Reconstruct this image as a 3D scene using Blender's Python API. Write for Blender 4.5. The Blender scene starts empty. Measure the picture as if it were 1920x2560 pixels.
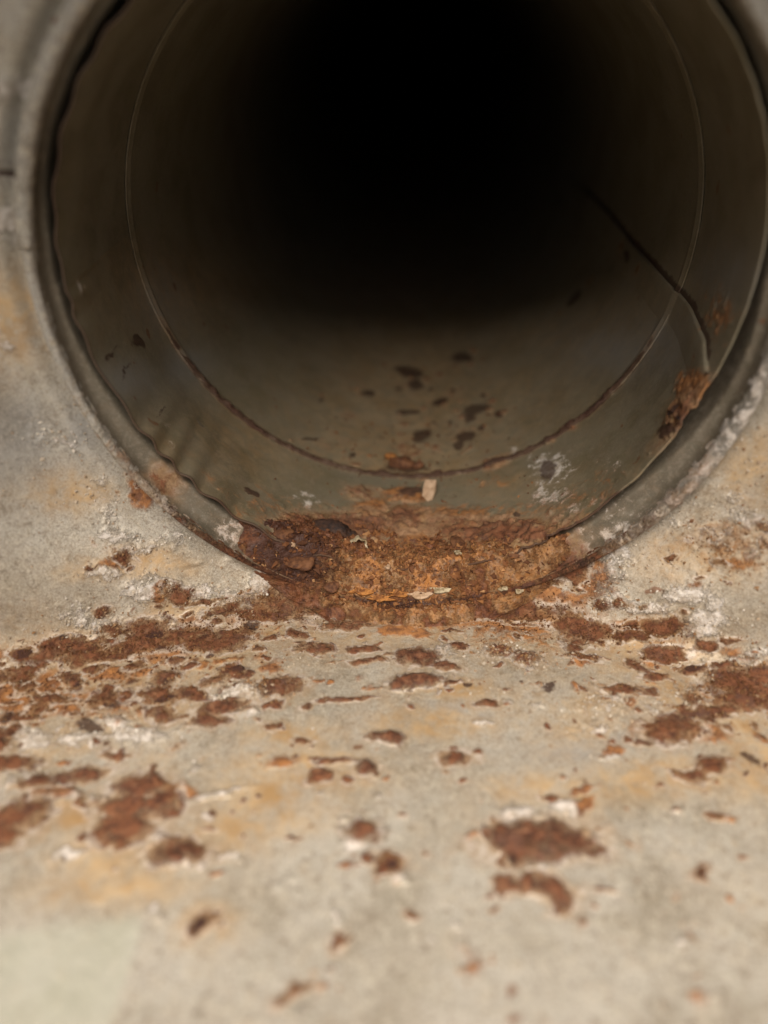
import bpy, math, random
import numpy as np
R_ = math.radians
S = 0.1                      # one script unit is the radius of the opening, 10 cm
random.seed(4); rng = np.random.default_rng(4)
scene = bpy.context.scene

# ------------------------------------------------------------------ camera
cam_d = bpy.data.cameras.new('camera'); cam = bpy.data.objects.new('camera', cam_d)
scene.collection.objects.link(cam); scene.camera = cam
cam.location = (0, 0, 0)
cam.rotation_euler = (R_(90 - 33.438), 0, 0.0448)
cam_d.sensor_fit = 'VERTICAL'; cam_d.sensor_height = 36; cam_d.sensor_width = 27
cam_d.lens = 36 * 1922 / 2560
cam_d.clip_start = 0.002; cam_d.clip_end = 50
cam_d.dof.use_dof = True; cam_d.dof.focus_distance = 0.262; cam_d.dof.aperture_fstop = 3.9
# ------------------------------------------------------------------ sky and sun
SUN_EL, SUN_AZ = R_(56), R_(-5)          # soft light from above and behind the camera
w = bpy.data.worlds.new('World'); scene.world = w; w.use_nodes = True
nt = w.node_tree; bg = nt.nodes['Background']
sky = nt.nodes.new('ShaderNodeTexSky'); sky.sky_type = 'NISHITA'; sky.sun_disc = False
sky.sun_elevation = SUN_EL; sky.sun_rotation = math.pi + SUN_AZ
sky.air_density = 1.0; sky.dust_density = 4.0; sky.ozone_density = 1.0
nt.links.new(sky.outputs[0], bg.inputs[0]); bg.inputs[1].default_value = 0.05
sl = bpy.data.lights.new('sun', 'SUN'); sl.energy = 3.4; sl.angle = R_(42); sl.color = (1.0, 0.915, 0.815)
sun = bpy.data.objects.new('sun', sl); scene.collection.objects.link(sun)
sun.rotation_euler = (math.pi/2 - SUN_EL, 0, SUN_AZ)
scene.view_settings.view_transform = 'Standard'; scene.view_settings.look = 'None'
scene.view_settings.exposure = 0.7; scene.view_settings.gamma = 1
scene.cycles.max_bounces = 6; scene.cycles.diffuse_bounces = 4

# ------------------------------------------------------------------ surfaces as functions
D=2.0492; CX=-.0344; CZ=-.6629; ZF=-1.752
def harm(c,t):
    r=c[0]+0*t
    for k in (1,2,3): r=r+c[2*k-1]*np.cos(k*t)+c[2*k]*np.sin(k*t)
    return r
RIM=[0.9999,0.0038,-0.041,-0.0041,-0.0029,-0.002,0.0136]
CRI=[0.9297,-0.0004,-0.0123,0.0051,0.0033,-0.0086,0.0229]
BD2=[0.9574,0.0012,-0.0031,0.0093,0.0017,-0.0017,0.0029]
Y1=.0375; Y2=.6583
def sstep(a,b,x):
    t=np.clip((x-a)/(b-a),0,1); return t*t*(3-2*t)
def bow(x): return .5*np.tanh(.30*(x/1.2)**2/.5)
def sheet(u,v):
    """unrolled sheet (u across, v: below 0 floor, above 0 end wall) -> x,y,z"""
    rf=.03+.13*sstep(.15,1.1,np.abs(u-CX))
    t=np.clip((v+rf)/(2*rf),0,1)
    yf=np.where(v<-rf,v,np.where(v>rf,0,-rf*(1-t)**2))
    zf=np.where(v<-rf,0,np.where(v>rf,v,rf*t*t))
    z=ZF+zf
    rad=np.hypot(u-CX,z-CZ)
    w=np.where(v<0,1.0,0.0)+np.where(v>=0,1,0)*sstep(1.06,1.5,rad)
    # near the opening the wall is pulled flat
    flat=1-sstep(.45,1.2,np.abs(u-CX))*0
    w2=np.where(v<-.0,1-.0,w)
    near=1-sstep(.0,.5,np.abs(v))           # blend floor/wall bow continuity
    w3=w*(1-near)+near*1.0
    y=D-bow(u)*np.where(v<0,1.0,w3)+yf
    # pull back to the rim plane close to the rim
    k=1-sstep(1.05,1.25,rad)
    y=np.where(v>rf*.5,y*(1-k)+(D+yf)*k,y)
    return np.stack([u+0*v,y,z],-1)
def pipe_r(th,y):
    s=sstep(Y1,Y2,y)
    return harm(CRI,th)*(1-s)+harm(BD2,th)*s
def pipe(th,y):
    r=pipe_r(th,y)
    return np.stack([CX+r*np.cos(th),D+y,CZ+r*np.sin(th)],-1)


# ------------------------------------------------------------------ noise on arrays
def vnoise(x, y, seed=0):
    xi = np.floor(x).astype(np.int64); yi = np.floor(y).astype(np.int64)
    fx = x-xi; fy = y-yi
    fx = fx*fx*(3-2*fx); fy = fy*fy*(3-2*fy)
    def h(a, b):
        n = (a*374761393 + b*668265263 + seed*982451653) & 0x7fffffff
        n = ((n ^ (n >> 13))*1274126177) & 0x7fffffff
        n = (n ^ (n >> 16)) & 0xffff
        return n/65535.0
    return (h(xi,yi)*(1-fx)+h(xi+1,yi)*fx)*(1-fy)+(h(xi,yi+1)*(1-fx)+h(xi+1,yi+1)*fx)*fy
def fbm(x, y, f, seed=0, octs=4, g=.55):
    s = 0; a = 1; t = 0
    for i in range(octs):
        s = s+a*vnoise(x*f*2**i+17.3*i, y*f*2**i-9.1*i, seed+i); t += a; a *= g
    return s/t

# ------------------------------------------------------------------ wear marks: (kind, centre, shape matrix, strength)
SHEET_MARKS=[('r',-0.7643,0.1075,17.91,-11.74,-28.19,-32.02,1),('o',-0.8188,0.1215,41.12,-2.44,-5.63,-25.24,1),('y',-0.7651,0.0571,10.04,-0.16,-3.57,-17.22,1),('w',-0.9815,0.2313,14.17,-0.4,-8.15,-32.64,0.8),('w',-0.8724,0.1486,16.13,-1.18,-4.87,-23.29,1),('w',-0.7917,0.1517,12.19,-3.29,-26.55,-48.69,1),('w',-0.6093,0.0595,11.41,-2.75,-14.26,-28.51,1),('w',-0.7024,0.0971,24.05,0.5,-8.9,-32.74,1),('w',-0.5076,0.0896,45.99,-1.64,-1.72,-22.04,1),('w',-1.025,0.0827,9.43,-0.46,-4.89,-17.27,0.75),('w',-1.0742,0.125,14.02,-1.52,-6.44,-21.93,0.7),('r',-0.861,-0.0129,14.49,1.16,-5.16,-19.43,1),('r',-0.8806,-0.0741,11.43,3.01,-1.66,-26.17,1),('o',-0.7125,-0.0222,18.57,1.67,-5.35,-23.96,1),('r',-0.6401,-0.1103,11.46,2.49,-4.31,-20.1,1),('o',-0.577,-0.0555,22.39,3.38,-3.4,-18.34,1),('r',-0.469,-0.0047,11.88,0.6,-3.12,-23.48,1),('o',-0.3199,-0.0266,25.45,2.35,-2.99,-35.36,1),('r',-0.3779,-0.1199,31.68,-3.48,-24.71,-40.61,1),('r',-1.0609,-0.0346,11.85,-0.09,-15.84,-25.77,1),('r',-0.9843,-0.0944,15.05,3.32,-11.62,-38.39,1),('r',-1.1239,0.0054,25.38,1.61,-9.82,-32.3,1),('r',-1.2211,-0.0009,32.29,2.58,-12.35,-40.84,1),('y',-0.8618,-0.1512,9.82,2.8,-5.44,-19.29,1),('y',-1.179,-0.1737,10.02,3.84,-2.98,-9.53,1),('y',-1.0019,-0.2291,11.24,3.76,-5.37,-17.46,1),('y',-0.482,-0.0832,9.44,1.58,-2.24,-14.53,1),('o',-0.9514,-0.186,16.08,5.06,-10.06,-33.52,1),('o',-1.1161,-0.1742,13.19,4.8,-9.29,-29.53,1),('o',-1.1626,-0.2165,16.26,6.23,-11.24,-35.88,1),('o',-1.0777,-0.2799,13.64,4.96,-13.86,-44.21,1),('o',-1.1544,-0.3003,20.99,8.21,-11.94,-38.06,1),('o',-1,-0.3264,23.35,8.05,-19.17,-62.41,1),('o',-0.8097,-0.2165,16.54,4.56,-13.41,-49.94,1),('r',-1.0485,-0.1857,27.22,3.1,-24.59,-33.79,1),('r',-0.9273,-0.242,51.68,16.19,-25.66,-86.73,1),('r',-1.2016,-0.1082,31.48,8.96,-12.53,-40.23,1),('r',-1.1272,-0.3088,23.93,9.17,-25.64,-81.56,1),('w',-1.0741,-0.4021,15.63,5.9,-7.89,-25.19,1),('w',-0.929,-0.4465,14.03,4.71,-11.19,-37.79,1),('w',-0.7706,-0.4698,10.83,3.11,-6.81,-26.45,0.9),('w',-0.8664,-0.3968,16.21,5.03,-9.29,-32.83,1),('w',-0.497,-0.3624,12.17,2.3,-4.44,-27.76,1),('w',-0.5824,-0.3755,18.67,4.07,-7.42,-38.44,1),('w',-0.4672,-0.4498,25,4.62,-8.3,-55.99,1),('k',-0.9261,-0.4011,26.06,2.04,-34.2,-49.37,1),('r',-1.1037,-0.473,13.74,5.45,-12.64,-40.2,1),('r',-1.1579,-0.3799,57.94,23.32,-8.45,-26.96,1),('r',-0.7459,-0.3298,20.36,5.42,-7.63,-30.55,1),('r',-0.657,-0.3413,20.52,2.42,-18.88,-42.62,1),('r',-0.7319,-0.4061,31.35,8.42,-8.14,-33.15,1),('r',-0.5534,-0.4176,13.23,4.08,0.38,-37.5,1),('r',-0.5827,-0.4636,17.16,3.86,-9.24,-47.82,1),('r',-0.5485,-0.2757,24.65,4.93,-6,-33.29,1),('r',-0.3949,-0.3528,15.09,3.82,2.14,-27.68,1),('r',-0.3907,-0.4238,45.85,7.19,-8.53,-72.71,1),('r',-0.191,-0.4205,13.04,1.64,3.78,-106.83,1),('y',-0.7379,-0.3596,7.71,2.05,-3,-12.12,1),('y',-0.4351,-0.362,9.63,1.62,-2.36,-17.46,1),('r',-0.3893,-0.517,37.97,6.14,-7.57,-64.88,1),('r',-0.3014,-0.5802,36.61,4.88,-7,-86.92,1),('r',-0.0851,-0.5755,36.03,1.87,0.63,-66.97,1),('w',-0.0851,-0.5755,24.85,1.29,0.43,-46.19,1),('r',-0.1115,-0.6792,30.31,1.96,-0.08,-50.24,1),('w',-0.1115,-0.6792,20.9,1.35,-0.06,-34.65,1),('r',-0.2416,-0.702,32.66,10.95,15.59,-56.38,1),('r',-0.165,-0.7199,66.9,5.81,-2.01,-84.38,1),('r',-0.2022,-0.658,26.17,2.6,-4.22,-107.21,1),('o',-0.3505,-0.6398,22.63,3.5,-4.6,-45.67,1),('r',-0.1419,-0.2066,20.45,1.32,-0.83,-57.97,1),('r',-0.1308,-0.2648,18.07,1.12,-0.62,-64.3,1),('r',-0.2919,-0.2051,22.37,2.54,-4.46,-58.18,1),('y',-0.141,-0.1005,10.7,0.66,-0.2,-14.42,1),('y',-0.2896,-0.6685,5.3,0.71,-0.9,-11.84,1),('y',-0.3379,-0.5521,7.64,1.11,-1.9,-19.9,1),('o',-0.8632,-0.0928,4.48,1.22,-1.79,-14.99,0.9),('r',-1.0617,-0.0707,7.69,1.69,-9.95,-43.16,0.5),('r',-0.7705,-0.0688,5.52,1.64,1.77,-21.14,0.66),('r',-1.2167,-0.0734,17.38,3.81,-13.95,-45.1,0.8),('r',-1.0787,-0.2429,12.74,3.2,-43.74,-82.9,0.8),('o',-1.1578,-0.1804,8,3.02,-2.74,-8.73,0.86),('o',-0.9601,-0.2979,6.15,2.02,-4.7,-15.58,0.66),('y',-1.0522,-0.1748,3.71,1.28,-1.59,-5.1,1),('o',-1.1823,-0.2288,18.23,7.13,-5.68,-18.18,0.9),('y',-0.6452,-0.1847,4.71,1.05,-1.71,-7.93,1),('r',-0.8076,-0.5288,33.64,10.28,-16.81,-62.73,1),('r',-0.8711,-0.5848,14.95,7.58,3.2,-40.45,1),('r',-0.9969,-0.5772,20.69,10.07,-3.98,-50.93,1),('r',-0.7048,-0.6581,15.68,4.46,-6.44,-27.23,1),('r',-0.7181,-0.7297,11.91,3.54,-6.98,-28.95,1),('r',-0.6387,-0.7304,25.95,1.36,-9.96,-19.99,1),('r',-0.7094,-0.7957,15.97,4.82,-5.87,-24.64,1),('r',-0.9984,-0.6721,15.61,8.75,0.89,-19.86,1),('o',-0.9355,-0.6249,16.57,5.96,-13.82,-46.46,1),('o',-0.6138,-0.6928,20.41,2.39,-19.14,-47.75,1),('r',-1.0086,-0.7254,32.57,13.02,-9.52,-30.89,1),('r',-0.5591,-0.885,15.94,4.07,-5.69,-30.87,1),('w',-0.5549,-0.9012,12.3,3.14,-4.79,-26.25,0.75),('w',-0.6197,-0.8416,30.45,8.33,-21.54,-104.12,1),('w',-0.8257,-0.8296,21.51,7.5,-18.35,-67.25,1),('w',-1.0345,-0.5509,10.68,4.1,-10.45,-33.63,0.8),('w',-0.8884,-0.6494,12.98,4.5,-13.5,-46.87,1),('w',-0.5055,-0.7272,12.16,4.33,4.31,-81.77,1),('w',-0.4248,-0.9186,30.08,6.15,-15.21,-115.92,1),('w',-0.4983,-0.9335,57.71,13.61,-16.66,-103.76,1),('w',-0.5076,-0.7966,29,6.56,-6.06,-36.92,0.6),('y',-0.6854,-0.9428,6.98,2.17,-4.98,-21.63,1),('y',-0.3679,-0.7602,6.95,1.18,-1.38,-12.82,1),('y',-0.4423,-0.8332,9.18,1.87,-2.32,-16.78,1),('y',-0.8656,-0.7148,9.29,3.23,-4.18,-14.77,1),('y',-0.7379,-0.8586,9.54,3.06,-3.34,-13.52,1),('y',-0.2987,-0.8221,14.13,2.06,-1.68,-21.09,1),('r',-0.4279,-0.7586,129.55,24.92,-20.84,-157.41,1),('r',-0.389,-0.7528,151.69,26.83,-20.47,-175.55,1),('r',-0.4455,-0.7889,131.68,26.55,-22.56,-161.74,1),('r',-0.495,-0.7884,172.92,38.17,-33.31,-209.15,1),('k',-0.8266,-0.8417,121.75,42.71,-37.14,-135.98,1),('r',-0.4971,-0.8303,58.74,13.24,-30.36,-189.65,1),('r',-0.2774,-0.8895,69.62,9.81,-13.79,-195.23,1),('r',-0.4076,-0.864,146.31,28.19,-31.97,-257.43,1),('k',-0.4466,-1.0876,37.24,20.65,14.06,-54.36,1),('r',-0.4466,-1.0876,32.27,17.9,11.72,-45.3,1),('y',-0.4481,-1.0811,19.58,4.5,-3.54,-25.18,1),('r',-0.1485,-1.1463,23.1,29.57,60.91,-46.64,0.75),('r',-0.227,-1.2467,30.69,19.07,29.53,-71.19,0.85),('w',-0.1629,-1.2053,47.5,5.08,-1.33,-57.87,1),('w',-0.5844,-1.026,28.2,7.94,-8.87,-45.8,0.7),('w',-0.2353,-1.0749,75.38,10.08,-6.53,-122.75,1),('w',-0.1457,-1.0942,75.53,7.04,-0.99,-62.32,1),('w',-0.2118,-1.2865,52.21,7.12,-3.28,-75.56,0.6),('w',-0.3106,-1.0025,22.99,3.74,-8.11,-96.13,0.6),('o',-0.1747,-1.2334,32.06,15.84,21.22,-64.5,0.5),('r',-0.105,-0.8696,27.49,1.84,0.04,-34.71,1),('w',-0.1077,-0.8729,17.07,1.17,-0,-19.15,1),('r',-0.0585,-0.9573,63.19,3.1,1.41,-68.73,1),('w',-0.0871,-0.9517,44.13,2.72,0.78,-91.14,1),('o',-0.1442,-0.9588,55.45,4.82,-1.68,-110.08,1),('w',-0.2268,-0.7498,74.2,8.37,-6.88,-138.56,1),('w',-0.0692,-0.7633,65.16,3.23,2.24,-139.79,1),('k',-0.2805,-0.888,87.01,12.36,-16.02,-222.87,1),('w',-0.1198,-0.9082,24.76,1.85,-0.27,-52.64,1),('o',-0.3552,-0.6503,26.53,4.17,-8.83,-85.98,1),('w',-0.281,-0.9815,36.28,5.38,-7.63,-105.88,0.7),('r',0.3429,-0.8533,8.15,-0.75,4.54,-20.11,1),('r',0.2458,-0.8501,27.9,-2.29,4.35,-29.54,1),('r',0.431,-0.8288,25.45,-4.01,6.94,-31.06,1),('k',0.2571,-0.9179,59.52,-5.32,13.77,-90.65,1),('r',0.2702,-0.8974,29.56,-2.79,5.05,-32.11,1),('r',0.3335,-0.9735,14.5,-3.63,1.35,-40.13,1),('r',0.2459,-0.9822,36.7,-3.19,6.35,-43.14,1),('r',0.381,-0.9955,32.75,-4.83,6.97,-34.33,1),('k',0.255,-0.9721,91.47,-8.29,18.47,-122.3,1),('w',0.2928,-0.7827,21.18,-2.1,5.79,-34.76,1),('w',0.415,-0.7455,21.38,-3.12,8.69,-40.09,1),('w',0.3226,-0.9283,17.3,-2.04,8.76,-48.91,1),('w',0.3421,-0.8598,7.07,-0.87,2.8,-14.96,0.85),('w',0.332,-1.0272,21.18,-2.71,16.67,-91.13,0.4),('w',0.4717,-0.8193,74.71,-12.96,7.16,-29.87,1),('w',0.1994,-0.85,57.27,-3.58,9.77,-76.37,1),('y',0.4803,-0.7024,18.97,-3.2,5.71,-23.5,1),('y',0.3626,-0.6922,8.27,-1.01,4.46,-22.82,1),('o',0.4778,-0.7171,20.14,9.68,63.4,-66.74,1),('o',0.473,-0.6755,24.5,3.52,55.45,-86.81,1),('r',0.3767,-0.7233,36.92,-7.39,11.32,-115.28,1),('r',0.8009,-0.654,42.21,-11.92,26.12,-73.41,1),('o',0.8295,-0.6478,42.55,-12.41,35.71,-98.22,1),('o',0.7194,-0.8439,46.92,-12.8,19.98,-60.34,1),('r',0.719,-0.8452,70.41,-19.22,31.1,-93.97,1),('r',-0.0407,-0.952,28.47,1.17,1.43,-51.32,1),('o',-0.0407,-0.952,23.54,0.97,1.15,-41.06,1),('w',-0.0145,-0.9741,35.66,1.06,3.25,-83.81,1),('r',0.0154,-1.0838,67.04,1.15,5.6,-109.19,0.85),('r',0.8326,-0.7592,98.84,-30.21,42.24,-115.92,0.8),('o',0.172,-0.8728,57.63,-2.97,11.31,-97.07,1),('k',0.7157,-0.8481,140.84,-38.3,55.89,-169.41,1),('k',-0.0348,-0.9567,58.96,2.27,3.13,-103.09,1),('r',0.7836,-0.5347,29.16,-7.71,23.25,-66.26,1),('r',0.8454,-0.4858,31.84,-8.93,19.88,-54.06,1),('r',0.6753,-0.6007,86.71,-20.17,35.78,-113.11,1),('r',0.162,-0.707,73.23,-3.23,16.87,-150.18,1),('y',0.7594,-0.5393,5.79,-1.49,7.57,-22.02,1),('y',0.9487,-0.4695,15.04,-4.71,5.14,-13.21,1),('o',0.8447,-0.4783,21.81,-6.09,15.8,-42.99,1),('w',0.6275,-1.0323,43.33,-23.52,-9.1,-92.12,1),('o',0.655,-1.0007,64.99,-17.23,22.8,-73.73,0.6),('o',0.6227,-1.1561,31.88,-8.61,15.7,-52.74,0.55),('o',0.1482,-1.1899,33.3,-1.59,7.38,-69.28,0.6),('o',0.1342,-1.1646,24.62,-0.99,5.1,-50.6,0.5),('w',0.0682,-1.13,48.12,-0.38,11.88,-162.16,0.7),('w',0.1207,-1.11,76.61,-2.52,15.2,-159.75,1),('w',0.5,-0.9572,24.1,-4.72,36.95,-147.24,0.5),('o',0.2483,-1.2799,42.55,-4.32,17.11,-115.43,0.6),('o',0.3946,-1.2624,36.4,-6.35,24.3,-116.48,0.5),('r',0.2134,-1.0514,94.26,-7.06,20.42,-152.65,0.8),('r',0.6443,-0.9283,99.83,-25.22,45.44,-148.78,0.5),('r',0.1487,-0.0106,3,-0.01,2.57,-25.53,1),('o',0.4564,0.0352,7,0.17,2.65,-13.37,1),('r',0.5899,-0.0296,13.88,-0.85,5.19,-19.1,1),('r',0.5327,-0.0062,17.04,-0.36,6.99,-28.63,1),('o',0.7185,0.0182,6.55,0.02,6.49,-21.51,1),('r',0.8131,0.0622,16.48,0.83,8.61,-27.44,1),('r',0.8176,-0.0487,17.57,-1.74,11.31,-31.96,1),('r',0.9398,0.0267,29.61,0.18,16.69,-45.02,1),('o',0.7708,-0.0963,21.1,-3.61,13.85,-40.09,1),('r',0.8961,-0.0999,21.99,-4.06,20.93,-55.14,1),('r',0.7688,-0.1683,25.03,-5.73,24.89,-71.84,1),('r',0.6559,-0.26,16.7,-3.34,17.97,-58.05,1),('y',0.7778,-0.0415,5.67,-0.49,2.7,-7.92,1),('r',1.0389,-0.0856,9.39,-1.69,7.47,-18.52,1),('r',1.0972,-0.0224,26.73,-2.14,9.05,-22.39,1),('r',1.0144,-0.1812,12.57,-3.82,11.36,-28.51,1),('r',0.8917,-0.2654,9.29,-2.04,21.57,-44.12,1),('r',0.7686,-0.3845,14.86,-3.65,7.02,-20.26,1),('o',0.8543,-0.358,13.87,-3.76,9.08,-24.56,1),('o',0.7341,-0.4005,13.55,-3.2,7.2,-21.44,1),('y',0.9407,-0.201,5.74,-1.63,3.8,-9.78,1),('o',0.9527,-0.1586,13.23,-3.75,8.17,-20.96,1),('r',1.0572,-0.117,13.48,-3.21,7.03,-17.38,1),('o',0.573,-0.5203,32.48,-6.18,17.36,-62.19,1),('w',0.5561,-0.545,29.68,-5.52,28.71,-105.26,1),('r',0.6623,-0.4737,40.93,-8.91,31.82,-102.05,1),('k',0.9599,-0.4158,33.51,-24.77,-29.11,-23.84,0.8),('r',0.7822,-0.5397,30.22,-7.99,19.42,-55.42,1),('r',0.846,-0.494,35.16,-9.89,20.02,-54.43,1),('r',0.1334,-0.6282,23.96,-0.76,4.54,-45.25,1),('k',0.1742,-0.3485,70.45,-3.02,10.11,-86.14,1),('k',0.422,-0.3212,32.21,-4.1,13.5,-61.43,1),('w',0.4078,-0.3242,24.12,-2.95,15.96,-74.59,0.7),('r',0.2338,-0.4116,34.55,-2.25,7.73,-54.35,1),('y',0.2338,-0.4116,18.14,-1.18,4.42,-31.06,1),('r',0.165,-0.7088,80.64,-3.65,15.38,-135.41,1),('r',0.4106,-0.4818,118.13,-15.42,31.5,-146.45,1),('w',0.3543,-0.5518,15598.5,-1766.07,2352.13,-12245.4,1),('r',0.0233,-0.2457,15.3,0.15,1.58,-28.92,1),('w',0.0455,-0.2286,8.93,0.02,1.21,-18.89,0.75),('r',0.2889,-0.1901,21.82,-1.71,6.45,-39.07,1),('w',0.2889,-0.1901,15.05,-1.18,4.45,-26.94,1),('r',0.3753,-0.206,23.78,-2.55,7.69,-38.31,1),('w',0.3753,-0.206,16.4,-1.76,5.3,-26.42,1),('r',0.1589,-0.1779,39.03,-1.38,6,-54.05,1),('o',-0.0402,-0.1113,11.19,0.33,0.88,-31.14,1),('o',0.0338,-0.1365,25.98,0.15,2.62,-44.4,1),('r',0.0208,-0.3539,13.21,1,6.31,-36.53,1),('w',0.0208,-0.3539,9.11,0.69,4.35,-25.19,1),('o',0.5477,-0.1758,31.46,-5.07,11.82,-43.84,1),('w',0.1054,-0.2134,16.72,-0.3,2.08,-23.44,0.8),('w',0.7269,0.114,9.44,-0.64,3.66,-37.97,1),('w',0.8661,0.1943,11.81,1.22,9.09,-32.57,1),('w',0.9377,0.1386,14.2,1.93,8.38,-24.71,1),('w',0.9305,0.087,18.14,1.5,10.4,-29.58,1),('w',1.0292,-0.0017,21,-0.84,19.61,-49.65,1),('w',1.0797,0.0503,26.52,1.21,21.87,-55.79,1),('w',0.8515,-0.2532,26.56,-6.93,11.18,-30.3,1),('w',0.6652,0.1228,24.34,1.14,22.91,-74.09,1),('w',0.6688,0.1942,23.93,1.43,4.99,-20.57,0.85),('w',0.9495,0.1902,26.65,3.37,11.06,-33.13,1),('w',0.384,-0.4083,37.13,-4.38,18.81,-92.1,1),('w',0.2152,-0.4902,37.26,-2.24,15.46,-114.92,1),('w',0.591,-0.3575,9.01,-1.67,5.27,-18.42,0.62),('w',0.5353,-0.4519,13.03,-2.25,7.75,-29.29,0.62),('w',0.6261,-0.3105,10.12,-1.96,6.43,-21.53,0.6),('w',0.8464,-0.199,17.31,-4.41,9.64,-26.19,0.6),('y',0.811,-0.2118,8.6,-2.11,6.26,-17.46,1),('y',0.5651,-0.3557,8.44,-1.49,5.05,-18.3,1),('y',0.5085,-0.4589,11.12,-1.82,7.45,-29.29,1),('y',0.2639,-0.0662,6.47,-0.44,2.9,-18.74,1),('y',0.0664,-0.5056,5.92,-0.03,1.39,-19.15,1),('y',0.9737,-0.2953,11.26,-3.41,5.09,-12.93,1),('y',1.0014,-0.3915,11.85,-3.81,3.34,-8.42,1),('y',0.1379,-0.3717,7.08,-0.22,2.14,-20.96,1),('r',-0.0462,-0.5748,36.01,1.34,1.29,-50.23,1),('w',-0.0462,-0.5748,24.83,0.92,0.89,-34.64,1),('k',0.8907,-0.0939,38.38,-6.7,26.68,-70.59,1),('r',0.8346,-0.0737,30.1,-4.17,25.03,-69.15,1),('r',1.0079,0.0819,39.34,3.43,24.37,-64.42,1),('r',0.7319,-0.0091,20.71,-0.73,16.71,-52.43,1),('r',0.9943,-0.0437,26.15,-2.75,28,-70.91,1),('b',0.1357,-0.4463,13.22,-0.4,6.22,-61.4,1),('b',0.4749,-0.5499,10.67,-1.68,7.52,-31.19,1),('b',0.5936,-0.4778,20.08,-3.9,11.57,-40.31,1),('b',0.2163,-0.4725,48.13,-15.72,-18.13,-51.78,1),('b',0.8763,-0.2068,19.72,-5.22,9.96,-26.55,1),('y',0.6287,-0.601,7.76,-1.68,5.03,-16.78,1),('o',0.9498,0.3648,7.57,0.09,5.69,-15.57,0.52),('o',0.9806,0.3205,11.35,0.62,10.74,-31.85,0.55),('r',0.9087,0.3683,12.85,2.8,20.03,-40.06,0.42),('y',0.9211,0.3312,5.68,0.04,4.67,-13.21,1),('w',1.0194,0.4576,16.95,0.91,12.51,-29.44,0.75),('w',0.9716,0.4919,23.74,3.11,11.42,-40.25,0.7),('w',0.816,0.3828,23.9,3.74,4.6,-41.67,0.7),('w',0.6628,0.2589,17.2,2.19,2.51,-21.75,0.9),('y',1.0163,0.5901,11.48,1.81,2.59,-9.39,1),('w',0.8579,0.3744,13.8,1.37,4.89,-23.66,0.55),('w',0.9497,0.3706,9.68,0.12,6.95,-19,0.55),('w',1.0349,0.3713,18.15,0.94,10.66,-27.09,0.6),('w',0.6363,0.1494,23.8,1.2,7.66,-29.2,0.9),('o',0.6004,0.155,11.57,0.8,4.82,-22.74,0.9),('r',0.5394,0.1775,22.16,2.47,2.68,-28.46,1),('w',-0.9683,0.3969,32.35,-0.53,-6.04,-27.39,0.85),('w',-0.9349,0.3197,14.71,0.84,-12.94,-44.56,0.8),('w',-0.7947,0.2753,17.54,-0.78,-5.24,-35.63,0.75),('o',-0.8721,0.4319,15.24,-13.42,-24.7,-21.52,1),('o',-0.8168,0.4024,17.23,-14.78,-45.82,-40.11,1),('w',-1.038,0.6339,23.66,-4.9,-0.25,-21.09,0.6),('w',-0.8625,0.2635,31.02,1.52,-22.62,-82.67,0.8),('w',-1.0001,0.4966,24.17,-3.6,-3.04,-31.61,0.6),('y',-1.0584,0.4804,11.56,-0.42,-7.12,-21.47,1),('y',-0.9749,0.241,11.11,-0.22,-7.25,-29.86,1),('r',-0.9309,0.2608,19.11,-12.86,-49.04,-59.3,0.7),('w',-0.5338,0.1137,32.27,-1.41,-1.38,-19.99,1),('w',-0.9814,0.2359,26,-0.64,-14.72,-59.19,1),('y',-0.8538,0.2254,7.87,0.51,-8.58,-28.45,1),('w',-1.0944,0.6537,13.44,-2.05,-2.86,-17.01,0.5),('o',-0.9618,0.2577,26.22,0.25,-13.29,-52.37,0.8),('w',-0.9129,0.2667,18.08,1.31,-18.1,-58.12,0.7),('w',-1.1653,0.9476,29.33,-6.29,-3.24,-24.62,0.6),('b',-1.168,0.6769,12.98,-0.96,-3.37,-7.61,1),('b',-1.0169,0.6658,17.44,-3.84,0.23,-10.54,1),('w',-0.9796,1.5755,25.27,-6.83,0.11,-29.24,1),('w',-1.0852,1.2764,32.41,-8.99,0.28,-28.69,1),('w',-1.0874,1.2234,26.61,-7.29,0.38,-33.44,0.7),('y',-1.1344,1.0012,17.44,-4.47,-0.17,-9.95,1),('y',-1.1327,1.0801,26.42,-7.05,-0.15,-19.37,1),('b',-0.9904,1.4487,17.04,-4.49,0.1,-15.83,1)]
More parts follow.
